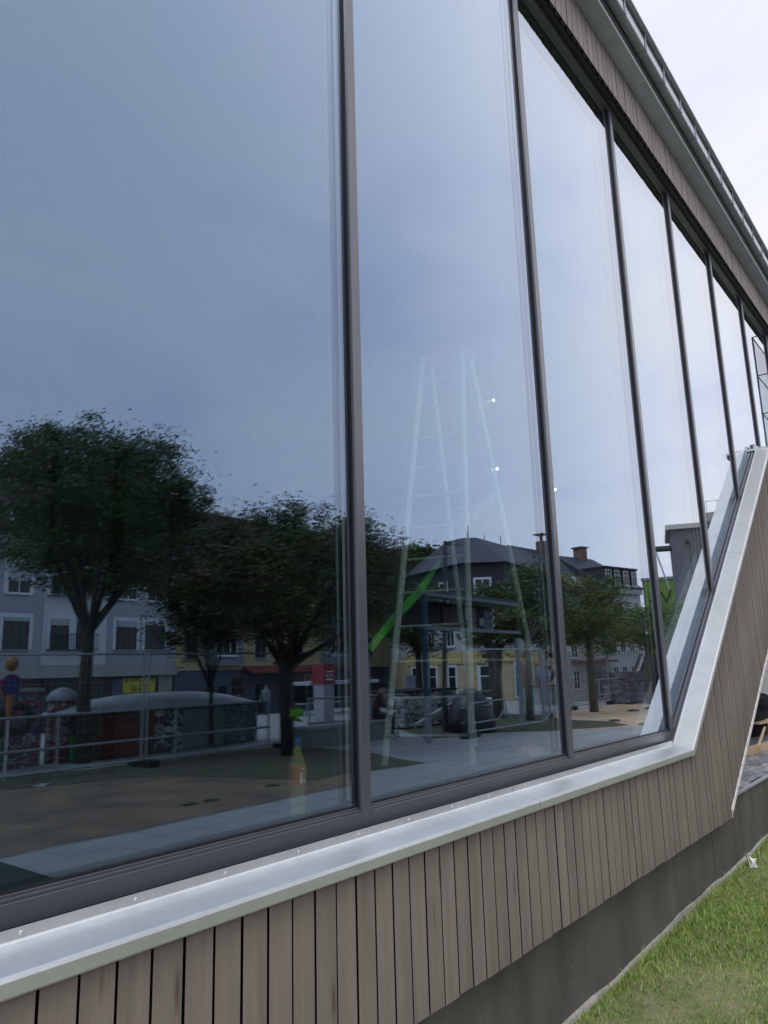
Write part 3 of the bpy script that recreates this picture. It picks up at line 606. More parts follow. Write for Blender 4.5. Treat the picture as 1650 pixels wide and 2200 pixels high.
g = blades('lawn_grass', [(2.0, 8.5, -1.25, -0.135, 125000, 0.014, 0.036), (2.6, 8, -0.19, -0.125, 4500, 0.022, 0.055), (8.5, 14, -1.6, -0.13, 16000, 0.03, 0.07), (0, 14, -4.38, -1.25, 50000, 0.03, 0.07)], GR, 3)
tag(g, 'short patchy green grass beside the building plinth', 'grass', None, 'stuff')
# broad weeds and dead litter
m = MB()
for i in range(900):
    x = rnd.uniform(2.6, 8.5); y = -0.16 - abs(rnd.gauss(0, 0.45)); z = gz(x, y) + rnd.uniform(0.01, 0.045); a = rnd.uniform(0, 6.28); s_ = rnd.uniform(0.008, 0.022)
    d = Vector((math.cos(a), math.sin(a), rnd.uniform(-.3, .5))) * s_; e_ = Vector((-math.sin(a), math.cos(a), 0)) * s_ * 0.4; p = Vector((x, y, z))
    m.add([p, p + d * .5 + e_, p + d, p + d * .5 - e_], [(0, 1, 2, 3)], 0 if rnd.random() < .6 else 1)
o = m.build('lawn_weeds', [mat('weed_leaf', (0.10, 0.20, 0.04), 0.5), mat('dry_leaf', (0.28, 0.20, 0.11), 0.8)]); tag(o, 'small weeds and dry leaves scattered in the grass', 'weeds', None, 'stuff')
m = MB(); r5 = random.Random(31)
for i in range(240):
    x = r5.uniform(1.6, 8.5); z = r5.uniform(.08, .50); h = r5.choice([.003, .004, .012, .02]); w = r5.uniform(.0012, .0022); m.box((x, -.0935, z), (x + w, -.0925, z + h))
o = m.build('splash_marks', mat('dry_splash', (.30, .28, .25), .9), B); o['kind'] = 'stuff'
# pale wavy edging strip at the foot of the plinth
m = MB(); n = 90; vs = []
for i in range(n + 1):
    x = 1.5 + i * 9.0 / n; zt = 0.050 + 0.0165 * (x - 3.4) + 0.008 * math.sin(x * 2.7) + 0.004 * math.sin(x * 9) + rnd.uniform(-.004, .004); w = 0.012 + 0.009 * math.sin(x * 1.9 + 1) + rnd.uniform(-.003, .003)
    for (y, z) in ((-0.0935, zt), (-0.0935 - w, zt - 0.003), (-0.0985 - w - 0.01, gz(x, -.1) - 0.03), (-0.0935, gz(x, -.1) - 0.03)): vs.append((x, y, z))
fs = []
for i in range(n):
    a = i * 4; fs += [(a, a+4, a+5, a+1), (a+1, a+5, a+6, a+2), (a, a+3, a+7, a+4)]
m.add(vs, fs); o = m.build('edging_strip', mat('pale_fleece', (0.42, 0.40, 0.36), 0.9, 0, 0.25, 9, 0.5, 40), None); tag(o, 'pale wavy edging strip between black plinth and grass', 'edging')
m = MB(); vs = []
for i in range(7):
    a = i / 6; vs += [(0.10 * a, 0.015 * math.sin(i * 2.1), 0.05 + 0.02 * math.sin(i * 3)), (0.10 * a + 0.01, 0.035 + 0.02 * math.sin(i * 1.3), 0.085 * (1 - a) + 0.03), (0.10 * a + 0.005, 0.02 * math.cos(i), 0.005)]
fs = []
for i in range(6):
    b = i * 3; fs += [(b, b+3, b+4, b+1), (b+1, b+4, b+5, b+2), (b+2, b+5, b+3, b)]
m.add(vs, fs); w_ = W(1608, 1880, -1.8 + 1.58); tag(m.build('plastic_wrapper', mat('white_plastic', (0.75, 0.77, 0.72), 0.4), None, Vector((6.35, -0.215, 0.075))), 'crumpled white plastic wrapper lying in the grass near the plinth', 'wrapper')

# ================================================================== THE SQUARE (seen mirrored in the glazing)
STEEL = mat('galvanised_tube', (0.38, 0.41, 0.43), 0.45, 0.6, 0.15, 8)
FG = 'mesh construction fences round the square'
fence_d = {}
def fence(a, b, label, z=0.0):
    a = Vector((*a, z)); b = Vector((*b, z)); Lh = (b - a).length; rz = math.atan2(b.y - a.y, b.x - a.x)
    f = empty('construction_fence', a, label, 'fence', FG, rz); key = round(Lh, 1)
    if key not in fence_d:
        m = MB(); r = 0.021
        for xx in (0.03, Lh - 0.03): m.tube([(xx, 0, 0.02), (xx, 0, 2.0)], r, 6)
        for zz in (0.12, 1.98): m.tube([(0.03, 0, zz), (Lh - 0.03, 0, zz)], r, 6)
        fr = m.build('fence_frame', STEEL, f)
        m = MB(); k = 0.13
        while k < Lh - 0.05: m.tube([(k, 0, 0.12), (k, 0, 1.98)], 0.0022, 3, cap=False); k += 0.10
        for i in range(9): m.tube([(0.03, 0, 0.30 + i * 0.2), (Lh - 0.03, 0, 0.30 + i * 0.2)], 0.0025, 3, cap=False)
        me = m.build('fence_mesh', STEEL, f); me['kind'] = 'stuff'; fence_d[key] = (fr.data, me.data)
    else:
        inst(fence_d[key][0], 'fence_frame', f); o = inst(fence_d[key][1], 'fence_mesh', f); o['kind'] = 'stuff'
    return f
fence((1.4, -10.5), (4.88, -10.4), 'mesh fence panel furthest left in front of the graffiti wall')
fence((4.92, -10.4), (8.40, -10.3), 'mesh fence panel left of the big tree trunk')
fence((8.44, -10.3), (11.9, -10.2), 'mesh fence panel in front of the low graffitied box')
fence((12.1, -10.3), (15.5, -10.8), 'mesh fence panel right of the green rag')
fence((15.25, -7.75), (18.7, -7.6), 'mesh fence panel standing behind the large black foot block')
fence((18.75, -7.6), (22.0, -9.0), 'mesh fence panel left of the sand pit, set at a slant')
fence((22.1, -9.3), (25.5, -9.85), 'mesh fence panel at the left rear of the sand pit')
fence((25.55, -9.85), (29.0, -9.9), 'mesh fence panel at the middle rear of the sand pit')
fence((29.05, -9.9), (32.5, -9.7), 'mesh fence panel in front of the concrete stairs')
FOOT = mat('black_rubber', (0.012, 0.013, 0.015), 0.8, 0, 0.2, 20)
m = MB(); m.box((-0.11, -0.34, 0), (0.11, 0.34, 0.12)); f0 = m.build('fence_foot', FOOT, None, bevel=0.01)
for i, (x, y, rz, lb_) in enumerate(((8.42, -10.3, 0, 'black rubber foot of the fence by the big tree'), (4.9, -10.4, 0, 'black rubber foot of the fence at the far left'), (11.9, -10.2, 0, 'black rubber foot where the left fences end at the double trunk'),
        (15.25, -7.7, 1.45, 'large black foot block alone on the paving in the middle'), (22.05, -9.1, 1.0, 'black fence foot left of the sand pit'), (25.5, -9.8, 1.2, 'black fence foot at the rear edge of the sand pit'), (29.0, -9.9, 1.3, 'black fence foot near the concrete stairs'))):
    o = f0 if i == 0 else f0.copy()
    if i: COL.objects.link(o)
    o.location = (x, y, 0.0); o.rotation_euler = (0, 0, rz); tag(o, lb_, 'fence foot', 'black fence feet')
# ---- trees
BARK = mat('dark_bark', (0.045, 0.038, 0.030), 0.95, 0, 0.3, 6, 0.6, 14, (4, 4, 1))
BARK2 = mat('grey_bark', (0.13, 0.12, 0.10), 0.95, 0, 0.3, 6, 0.6, 14, (4, 4, 1))
def leaf_mat(name, c):
    m = mat(name, c, 0.6, 0, 0.45, 1.1, 0, 1, None, None, 0, 0.3); return m
LG = leaf_mat('leaf_dark_green', (0.055, 0.115, 0.035)); LO = leaf_mat('leaf_olive', (0.12, 0.145, 0.045)); LR = leaf_mat('leaf_rusty', (0.13, 0.085, 0.050)); LY = leaf_mat('leaf_yellow_green', (0.19, 0.20, 0.06))
def tree(name, label, base, trunk_h, crown, rad, nleaf, mats, probs, bark=BARK, r0=0.14, seed=1, leaf=0.10, nlimb=7, stems=1, group='trees on the square', clump=0.55, sprigs=20, lod=False):
    r = np.random.default_rng(seed); rr = random.Random(seed)
    t = empty('tree', base, label, 'tree', group); base = Vector(base); c = Vector(crown) - base
    m = MB(); tips = []
    for s in range(stems):
        off = Vector((rr.uniform(-.35, .35), rr.uniform(-.2, .2), 0)) if stems > 1 else Vector((0, 0, 0))
        fork = Vector((off.x * 1.5 + c.x * 0.15, off.y + c.y * .15, trunk_h)); m.tube([off * .3, off * .8 + Vector((rr.uniform(-.05, .05), 0, trunk_h * .5)), fork], [r0 * 1.25, r0, r0 * .85], 10)
        for k in range(nlimb):
            a = 2 * math.pi * (k + rr.random() * .6) / nlimb + s; f = rr.uniform(.35, .8)
            tip = c + Vector((math.cos(a) * rad[0] * f, math.sin(a) * rad[1] * f, rad[2] * rr.uniform(-.55, .75)))
            mid = fork.lerp(tip, .45) + Vector((0, 0, -0.08 * rad[2])); m.tube([fork - Vector((0, 0, rr.uniform(0, .25))), mid, tip], [r0 * .55, r0 * .32, r0 * .08], 7); tips.append(tip)
            for q in range(3):
                p = mid.lerp(tip, rr.uniform(0, .8)); e2 = p + Vector((rr.uniform(-1, 1) * rad[0], rr.uniform(-1, 1) * rad[1], rr.uniform(-.4, .8) * rad[2])) * .38; m.tube([p, e2], [r0 * .16, r0 * .04], 5); tips.append(e2)
    m.build('trunk', bark, t, smooth=True); tw = MB()
    # leaf clumps: each clump a flattened spray of narrow leaflets
    nc = max(30, int(nleaf / 190)); cl = []
    while len(cl) < nc:
        v = np.array([rr.gauss(0, .5), rr.gauss(0, .5), rr.gauss(0, .5)]); d = np.linalg.norm(v)
        if d < 1.0 and d > 0.30 + 0.2 * rr.random(): dr = v / d; lob = 1 + 0.16 * math.sin(3.1 * dr[0] * 2 + seed) * math.cos(2.7 * dr[2] * 2 + seed * 1.7) + 0.12 * math.sin(7 * dr[0] + 5 * dr[1] + seed * 2.3) * math.sin(6 * dr[2] + seed); cl.append(v * np.array(rad) * lob + np.array(c))
    for tp in tips: cl.append(np.array(tp))
    for k in range(sprigs):
        a = rr.uniform(0, 6.28); e3 = rr.uniform(-.1, 1.2); v = np.array([math.cos(a) * math.cos(e3), math.sin(a) * math.cos(e3), math.sin(e3)]) * rr.uniform(.95, 1.12); q_ = v * np.array(rad) + np.array(c); cl.append(q_); cl.append(q_ * .86 + np.array(c) * .14); tw.tube([Vector(np.array(c) + (q_ - np.array(c)) * .45), Vector(q_ * .8 + np.array(c) * .2), Vector(q_)], [r0 * .12, r0 * .06, r0 * .02], 4)
    tw.build('branches', bark, t)
    cl = np.array(cl); ci = r.integers(0, len(cl), nleaf); cs = r.uniform(.35, 1.1, len(cl)) * clump
    off = r.normal(0, 1, (nleaf, 3)) * .5 * cs[ci][:, None] * np.array([1, 1, .55]); pos = cl[ci] + off
    d1 = r.normal(0, 1, (nleaf, 3)) * np.array([1, 1, .5]) + np.array([0, 0, -.35]); d1 /= np.linalg.norm(d1, axis=1)[:, None]
    d2 = np.cross(d1, r.normal(0, 1, (nleaf, 3))); d2 /= np.linalg.norm(d2, axis=1)[:, None]
    s = r.uniform(.6, 1.35, nleaf)[:, None] * leaf; V = np.stack([pos, pos + d1 * s * .5 + d2 * s * .22, pos + d1 * s, pos + d1 * s * .5 - d2 * s * .22], 1).reshape(-1, 3)
    F = (np.arange(nleaf)[:, None] * 4 + np.array([[0, 1, 2, 3]])).astype(np.int32)
    cm = r.choice(len(mats), len(cl), p=probs); mi = np.where(r.uniform(0, 1, nleaf) < .8, cm[ci], r.choice(len(mats), nleaf, p=probs))
    me = bpy.data.meshes.new('crown'); me.vertices.add(len(V)); me.vertices.foreach_set('co', V.astype(np.float32).ravel()); me.loops.add(nleaf * 4); me.loops.foreach_set('vertex_index', F.ravel())
    me.polygons.add(nleaf); me.polygons.foreach_set('loop_start', np.arange(0, nleaf * 4, 4, dtype=np.int32)); me.polygons.foreach_set('loop_total', np.full(nleaf, 4, dtype=np.int32))
    for x in mats: me.materials.append(x)
    me.polygons.foreach_set('material_index', mi.astype(np.int32)); me.update(calc_edges=True)
    o = bpy.data.objects.new('crown', me); COL.objects.link(o); o.parent = t; return t
tree('t', 'large dark green tree with a broad domed crown in front of the grey apartment house', (8.25, -12.0, 0), 2.5, (8.55, -12.4, 4.95), (2.12, 2.1, 1.72), 110000, [LG, LO, LR], [.66, .26, .08], r0=.13, seed=4, leaf=.075, nlimb=8, clump=.55, sprigs=70)
tree('t', 'brownish thin-leaved tree with two dark trunks left of the first mullion', (10.85, -9.1, 0), 1.8, (11.3, -9.2, 3.35), (2.65, 2.0, 1.45), 55000, [LG, LR, LO], [.38, .42, .20], r0=.10, seed=9, leaf=.075, nlimb=7, stems=2, clump=.48, sprigs=90)
tree('t', 'leafy branches of a low tree hanging between the big tree and the brown tree', P(455, 1600, -11.6), 1.3, P(440, 1290, -11.8), (1.55, 1.1, 1.15), 24000, [LG, LR, LO], [.5, .3, .2], r0=.05, seed=13, leaf=.075, clump=.5)
def ptree(label, bx_, by_, cy, top, rpx, rpy, n, mats, probs, seed, y=None, **kw):
    b = G(bx_, by_); y = y if y is not None else b.y; c = P(cy[0], cy[1], y); e_ = P(cy[0] + rpx, cy[1], y); u = P(cy[0], cy[1] - rpy, y)
    b = Vector((b.x, y, terr(b.x, y))); rx = abs(e_.x - c.x) * .54; rz = abs(u.z - c.z)
    tree('t', label, b, max(.8, (c.z - rz * .6 - b.z)), c, (rx, rx, rz), n, mats, probs, seed=seed, **kw)
ptree('thin tree left of the street lamp behind the steel frame', 905, 1545, (885, 1335), 0, 80, 85, 11000, [LG, LO, LR], [.5, .3, .2], 21, bark=BARK, r0=.10, leaf=.11, clump=.5)
ptree('multi-stemmed tree with green crown behind the steel frame', 1075, 1542, (1065, 1335), 0, 70, 80, 10000, [LG, LO, LY], [.45, .35, .2], 22, bark=BARK2, r0=.11, leaf=.11, stems=3, clump=.5, nlimb=4)
ptree('dark branching tree just left of the second mullion', 1140, 1548, (1160, 1310), 0, 55, 100, 9500, [LG, LO, LY], [.5, .35, .15], 23, bark=BARK2, r0=.11, leaf=.10, clump=.42)
ptree('rounded olive tree in front of the pale corner house, right of the second mullion', 1277, 1530, (1258, 1320), 0, 62, 82, 10500, [LG, LO, LY], [.4, .4, .2], 24, bark=BARK2, r0=.12, leaf=.105, clump=.48)
ptree('dense spreading tree in front of the green wall', 1400, 1512, (1410, 1350), 0, 120, 52, 22000, [LG, LO, LY], [.5, .35, .15], 25, bark=BARK2, r0=.14, leaf=.13, clump=.65)
ptree('small round tree rising behind the slate house', 905, 1480, (905, 1215), 0, 45, 38, 5000, [LG, LO], [.6, .4], 26, y=-46, r0=.2, leaf=.5, clump=1.6, group='trees behind the houses')
# green rag and second post at the double trunk
m = MB()
for i in range(16):
    a = rnd.uniform(0, 6.28); m.tube([(rnd.uniform(-.12, .12), rnd.uniform(-.05, .05), rnd.uniform(-.05, .1)), (0.30 * math.cos(a), .1 * math.sin(a), rnd.uniform(-.2, .12))], [.07, .02], 6)
tag(m.build('rag', mat('lime_cloth', (0.22, 0.55, 0.05), 0.8, 0, .3, 9), None, P(630, 1535, -9.0)), 'lime green rag tied round the grey stake right of the brown tree trunk', 'rag')
sk0 = P(630, 1535, -9.0); sk_ = empty('tree_stake', (sk0.x, -9.06, 0), 'grey round wooden stake right of the brown tree trunk carrying the green rag', 'stake')
m = MB(); m.tube([(0, 0, 0), (.01, 0, .9), (.0, 0, 2.05)], [.075, .07, .065], 10); m.build('post', BARK2, sk_, smooth=True); m = MB(); m.tube([(-.45, .0, 1.75), (.05, .0, 1.78)], .03, 8); m.build('crossbar', BARK2, sk_)
# ---- graffiti wall, pillar, low box with rounded roof
def graf(name, base, cols, scale, seed):
    m = bpy.data.materials.new(name); m.use_nodes = True; t = m.node_tree; n = t.nodes; l = t.links; b = n['Principled BSDF']; b.inputs['Roughness'].default_value = .7
    co = n.new('ShaderNodeTexCoord'); mp = n.new('ShaderNodeMapping'); mp.inputs['Location'].default_value = (seed, seed * .7, seed * .3); l.new(co.outputs['Object'], mp.inputs[0]); last = None
    for i, c in enumerate(cols):
        ns = n.new('ShaderNodeTexNoise'); ns.inputs['Scale'].default_value = scale * (1 + .6 * i); ns.inputs['Detail'].default_value = 1.5; ns.inputs['Distortion'].default_value = 2.0
        mp2 = n.new('ShaderNodeMapping'); mp2.inputs['Location'].default_value = (i * 7.3, i * 3.1, i * 5.7); l.new(mp.outputs[0], mp2.inputs[0]); l.new(mp2.outputs[0], ns.inputs['Vector'])
        s1 = n.new('ShaderNodeMath'); s1.operation = 'SUBTRACT'; l.new(ns.outputs['Fac'], s1.inputs[0]); s1.inputs[1].default_value = .5
        ab = n.new('ShaderNodeMath'); ab.operation = 'ABSOLUTE'; l.new(s1.outputs[0], ab.inputs[0]); lt = n.new('ShaderNodeMath'); lt.operation = 'LESS_THAN'; l.new(ab.outputs[0], lt.inputs[0]); lt.inputs[1].default_value = .022 if i % 2 else .05
        mix = n.new('ShaderNodeMix'); mix.data_type = 'RGBA'; l.new(lt.outputs[0], mix.inputs[0])
        if last is None: mix.inputs[6].default_value = (*base, 1)
        else: l.new(last, mix.inputs[6])
        mix.inputs[7].default_value = (*c, 1); last = mix.outputs[2]
    l.new(last, b.inputs['Base Color']); return m
GF1 = graf('graffiti_grey', (0.16, 0.18, 0.18), [(0.02, 0.02, 0.04), (0.5, 0.52, 0.5), (0.3, 0.05, 0.08), (0.03, 0.06, 0.2)], 1.6, 1)
GF2 = graf('graffiti_dark', (0.035, 0.04, 0.045), [(0.5, 0.52, 0.5), (0.4, 0.42, 0.42)], 2.2, 5)
gw = empty('graffiti_wall', (2.0, -12.6, 0), 'low wall covered in graffiti at the far left behind the fence', 'wall')
m = MB(); m.box((0, 0, 0), (5.6, .25, 1.35)); m.build('wall', GF1, gw); m = MB(); m.box((0, -.03, 1.35), (5.6, .28, 1.42)); m.build('coping', CONC, gw)
for i in range(6): m = MB(); m.box((.2 + i * .9, .25, .0), (.32 + i * .9, .34, .55)); m.build('pier', CONC, gw)
pl = empty('round_pillar', (8.1, -12.55, 0), 'dark red round pillar with grey domed cap behind the big tree trunk', 'pillar')
m = MB(); m.lathe([(.28, 0), (.28, .6), (.27, 1.0), (.24, 1.15)], (0, 0, 0), 20); m.build('shaft', graf('graffiti_red', (0.20, 0.03, 0.035), [(.35, .37, .36), (.02, .02, .03)], 2.5, 9), pl, smooth=True)
m = MB(); m.lathe([(.29, 1.15), (.30, 1.2), (.22, 1.33), (.08, 1.40), (.01, 1.41)], (0, 0, 0), 20); m.build('cap', mat('pale_grey_cap', (.28, .30, .32), .5), pl, smooth=True)
m = MB(); m.box((.05, .24, .05), (.22, .30, .5)); m.build('green_paint_patch', mat('neon_green', (.04, .45, .05), .5), pl)
lbx = empty('low_graffitied_box', (8.6, -12.9, 0), 'long low graffitied box with pale rounded roof behind the fence', 'hut')
pan = [(0, 1.25, mat('oxblood_panel', (.13, .02, .015), .6, 0, .2, 3)), (1.27, 1.95, GF2), (1.97, 3.1, mat('pale_grey_panel', (.22, .25, .25), .7, 0, .15, 3)), (3.12, 4.1, graf('graffiti_mixed', (.20, .23, .23), [(.03, .05, .06), (.4, .45, .45), (.02, .03, .05)], 2.4, 12))]
for a, b, mm2 in pan: m = MB(); m.box((a, 0, 0.02), (b, .9, .86)); m.build('side_panel', mm2, lbx)
m = MB(); n = 10; vs = []; nx = 14
for j in range(nx + 1):
    u = j / nx; xx = -.9 + 5.1 * u; hh = .34 * (1 - abs(2 * u - 1) ** 3.0)
    for i in range(n + 1):
        a = math.pi * i / n; vs.append((xx, .45 + .52 * math.cos(a), .87 + .02 + hh * math.sin(a)))
fs = [(j*(n+1)+i, j*(n+1)+i+1, (j+1)*(n+1)+i+1, (j+1)*(n+1)+i) for j in range(nx) for i in range(n)]
m.add(vs, fs); m.build('rounded_roof', mat('pale_tarpaulin', (.42, .45, .48), .45, 0, .12, 3, .2, 12), lbx, smooth=True)
# round sign on orange post, far left
sg = empty('round_sign', (6.25, -10.9, 0), 'blue round sign with red rim on an orange and white post at the far left', 'sign')
m = MB(); m.tube([(0, 0, 0), (0, 0, 1.0)], .022, 8); m.build('post', mat('white_post', (.6, .6, .6), .5), sg)
m = MB(); m.tube([(0, 0, 1.0), (0, 0, 1.35)], [.03, .06], 8); m.build('sleeve', mat('orange_sleeve', (.45, .17, .05), .5), sg)
m = MB(); m.lathe([(.16, -.008), (.16, .008)], (0, 0, 0), 24); o = m.build('disc', mat('sign_blue', (.02, .03, .16), .4), sg, (0, .03, 1.5)); o.rotation_euler = (math.pi/2, 0, 0)
m = MB(); m.lathe([(.18, -.006), (.18, .006)], (0, 0, 0), 24); o = m.build('rim', mat('sign_red', (.6, .03, .04), .4), sg, (0, .015, 1.5)); o.rotation_euler = (math.pi/2, 0, 0)
m = MB(); m.lathe([(.02, 1.72), (.10, 1.78), (.10, 1.9), (.03, 1.97)], (0, 0, 0), 12); m.build('beacon', mat('amber', (.30, .12, .02), .3), sg, smooth=True)
# wheels stacked by the wall (dark tyres)
m = MB(); vs = []; nn = 20
for i in range(nn):
    a = 2*math.pi*i/nn
    for j in range(8): b_ = 2*math.pi*j/8; rr_ = .22 + .07*math.cos(b_); vs.append((rr_*math.cos(a), .07*math.sin(b_), .29 + rr_*math.sin(a)))
m.add(vs, [(i*8+j, i*8+(j+1) % 8, ((i+1) % nn)*8+(j+1) % 8, ((i+1) % nn)*8+j) for i in range(nn) for j in range(8)])
t0 = m.build('tyre', FOOT, None, (6.5, -11.9, .55), smooth=True); tag(t0, 'black tyre hung by the graffiti wall, left of the two', 'tyre', 'black tyres')
t1 = t0.copy(); COL.objects.link(t1); t1.location = (6.95, -11.95, .60); tag(t1, 'black tyre hung by the graffiti wall, right of the two', 'tyre', 'black tyres')
# red sign column with white lettering + silver base
rs = empty('red_info_column', P(697, 1500, -15), 'red information column with white lettering on a silver base beside the first mullion', 'sign column'); o0 = rs.location.copy(); rs.location.z = 0
zt, zm, zb_ = P(697, 1427, -15).z, P(697, 1470, -15).z, P(697, 1498, -15).z; hw = abs(P(710, 1450, -15).x - P(685, 1450, -15).x) / 2
m = MB(); m.box((-hw, -.25, zm), (hw, .25, zt)); m.build('red_box', mat('red_panel', (.28, .02, .025), .4), rs)
m = MB(); m.box((-hw * .9, -.22, 0), (hw * .8, .22, zm - .01)); m.build('silver_base', mat('silver_base', (.38, .38, .40), .4, .3), rs)
for k in range(3): m = MB(); m.box((-hw * .6, .251, zt - .22 - k * .11), (hw * .55, .256, zt - .28 - k * .11 + (0.0 if k else .03))); m.build('lettering_line', mat('white_print', (.75, .75, .75), .5), rs)
m = MB(); m.box((-hw * .4, .251, zm + .25), (hw * .45, .256, zm + .32)); m.build('lettering_line', mat('white_print', (.75, .75, .75), .5), rs)
# glass bus shelter behind it
sh = empty('glass_shelter', P(700, 1495, -18), 'dark glass shelter with pale roof edge behind the red column', 'shelter'); sh.location.z = 0
x0 = P(640, 1490, -18).x - sh.location.x; x1 = P(790, 1490, -18).x - sh.location.x; zt = P(700, 1463, -18).z
m = MB(); m.box((x0, -.6, zt - .12), (x1, .6, zt)); m.build('roof', mat('shelter_roof', (.45, .48, .5), .4), sh)
DG = mat('dark_glass', (.012, .016, .018), .08)
k = x0
while k < x1 - .9: m = MB(); m.box((k + .03, -.5, .35), (k + .97, -.48, zt - .14)); m.build('pane', DG, sh); m = MB(); m.tube([(k, -.5, 0), (k, -.5, zt)], .03, 6); m.build('post', STEEL, sh); k += 1.0
m = MB(); m.box((x0, -.1, .40), (x1, .25, .45)); m.build('seat', STEEL, sh)
# dark container / box with graffiti, centre
ct = empty('black_container', (G(905, 1563).x, G(905, 1563).y, 0), 'black container with white graffiti behind the blue post', 'container')
a_ = P(870, 1560, ct.location.y).x - ct.location.x; b_ = P(985, 1555, ct.location.y).x - ct.location.x; hz = P(905, 1487, ct.location.y).z
m = MB(); m.box((a_, -1.6, .05), (b_, 0, hz)); m.build('body', GF2, ct)
m = MB(); m.box((a_ - .03, -1.63, hz), (b_ + .03, .03, hz + .06)); m.build('lid', FOOT, ct)
m = MB(); m.box((a_ - .01, .001, hz * .45), (b_ + .01, .03, hz * .45 + .05)); m.build('side_rail', STEEL, ct)
# sloping handrail
hr = empty('handrail', (G(880, 1572).x, G(880, 1572).y, 0), 'sloping steel handrail rising to the right in front of the black container', 'handrail')
yy = hr.location.y; pts = [P(893, 1556, yy), P(927, 1535, yy), P(980, 1504, yy), P(992, 1503, yy)]
m = MB(); m.tube([p - hr.location for p in pts], .025, 8); m.build('rail', mat('bright_steel', (.6, .62, .62), .3, .7), hr)
for q in (0, 3): m = MB(); p = pts[q] - hr.location; m.tube([p, (p.x, p.y, 0)], .022, 6); m.build('post', STEEL, hr)
# notice board on post
nb = empty('notice_board', (G(885, 1540).x, G(885, 1540).y, 0), 'white notice sheet on a thin post left of the blue post', 'notice')
yy = nb.location.y; a1, b1 = P(872, 1482, yy) - nb.location, P(892, 1450, yy) - nb.location
m = MB(); m.box((a1.x, -.01, a1.z), (b1.x, .01, b1.z)); m.build('sheet', mat('notice_white', (.42, .46, .62), .6), nb); m = MB(); m.tube([(a1.x + .05, -.02, 0), (a1.x + .05, -.02, b1.z)], .02, 6); m.build('post', STEEL, nb)
# steel frame with sheltered display: posts + top box
SFM = mat('dark_steel_green', (.035, .05, .055), .5, .2, .3, 5)
fA, fB = Vector((13.84, -7.9, 0)), Vector((18.6, -8.2, 0))
fr = empty('steel_frame_display', fA, 'dark steel frame on stickered posts carrying a long display box with posters', 'steel frame', None, math.atan2(fB.y - fA.y, fB.x - fA.x))
y1_, y2_ = fA.y, fB.y; Lf = (fB - fA).length; za, zb2 = P(915, 1270, y1_).z, P(915, 1345, y1_).z
fx0 = P(905, 1300, y1_).x - fA.x; fx1 = P(1112, 1300, y2_).x - fA.x
STK = graf('stickered_post', (.16, .20, .23), [(.5, .52, .5), (.03, .06, .12), (.3, .32, .34)], 9, 3); BLU = mat('blue_post_paint', (.025, .075, .13), .5, 0, .2, 6)
for k, xx in enumerate((fx0 + .1, fx1 - .1)):
    m = MB(); m.tube([(xx, 0, 0), (xx, 0, .95 if k == 0 else 2.3)], .085 if k == 0 else .07, 10); m.build('post', STK, fr)
    if k == 0: m = MB(); m.tube([(xx, 0, .951), (xx, 0, za)], .083, 10); m.build('upper_post', BLU, fr)
m = MB(); m.box((fx0, -.06, za - .10), (fx1, .06, za)); m.build('top_beam', mat('beam_grey', (.13, .16, .18), .5, .2), fr)
m = MB(); m.box((fx0, -.06, zb2 - .08), (fx1, .06, zb2)); m.build('bottom_beam', mat('beam_grey', (.13, .16, .18), .5, .2), fr)
m = MB(); m.box((fx0 + .02, -.9, za), (fx1 - .02, .1, za + .03)); m.build('roof_plate', SFM, fr)
m = MB(); m.box((fx0 + .05, -.75, zb2), (fx1 - .05, -.72, za - .1)); m.build('back_plate', mat('frame_back', (.02, .022, .026), .7, 0, .3, 3), fr)
for (ta, tb, ha, hb, mm3) in ((.42, .60, .08, .85, mat('poster_brown', (.10, .055, .045), .7)), (.70, .77, .05, .9, graf('poster_print', (.35, .35, .38), [(.05, .05, .06), (.5, .3, .3)], 7, 4)), (.655, .69, .45, .9, mat('poster_pale', (.5, .55, .6), .6)), (.865, .93, .05, .85, mat('poster_blue', (.10, .16, .24), .6, 0, .4, 12))):
    m = MB(); hh = za - .1 - zb2; m.box((fx0 + (fx1 - fx0) * ta, -.70, zb2 + hh * ha), (fx0 + (fx1 - fx0) * tb, -.68, zb2 + hh * hb)); m.build('poster', mm3, fr)
for k in range(6):
    m = MB(); xx = fx0 + (fx1 - fx0) * (.945 + .022 * (k % 2)); zz = zb2 + .09 + k * (za - .1 - zb2) / 6.6; m.lathe([(.05, -.005), (.05, .005)], (0, 0, 0), 12); o = m.build('white_disc', mat('disc_white', (.6, .6, .6), .5), fr, (xx, -.66, zz)); o.rotation_euler = (math.pi/2, 0, 0)
m = MB(); rr2 = random.Random(5)
for k in range(9): a = rr2.uniform(0, 6.28); q = rr2.uniform(0, .12); m.lathe([(.05, -.004), (.05, .004)], (0, 0, 0), 8); nv = len(m.v) - 16; m.v[nv:] = [(v[0] + q * math.cos(a), v[2] * 3, v[1] + q * math.sin(a)) for v in m.v[nv:]]
o = m.build('white_motif', mat('disc_white', (.6, .6, .6), .5), fr, (fx0 + (fx1 - fx0) * .83, -.67, (za + zb2) / 2 - .08))
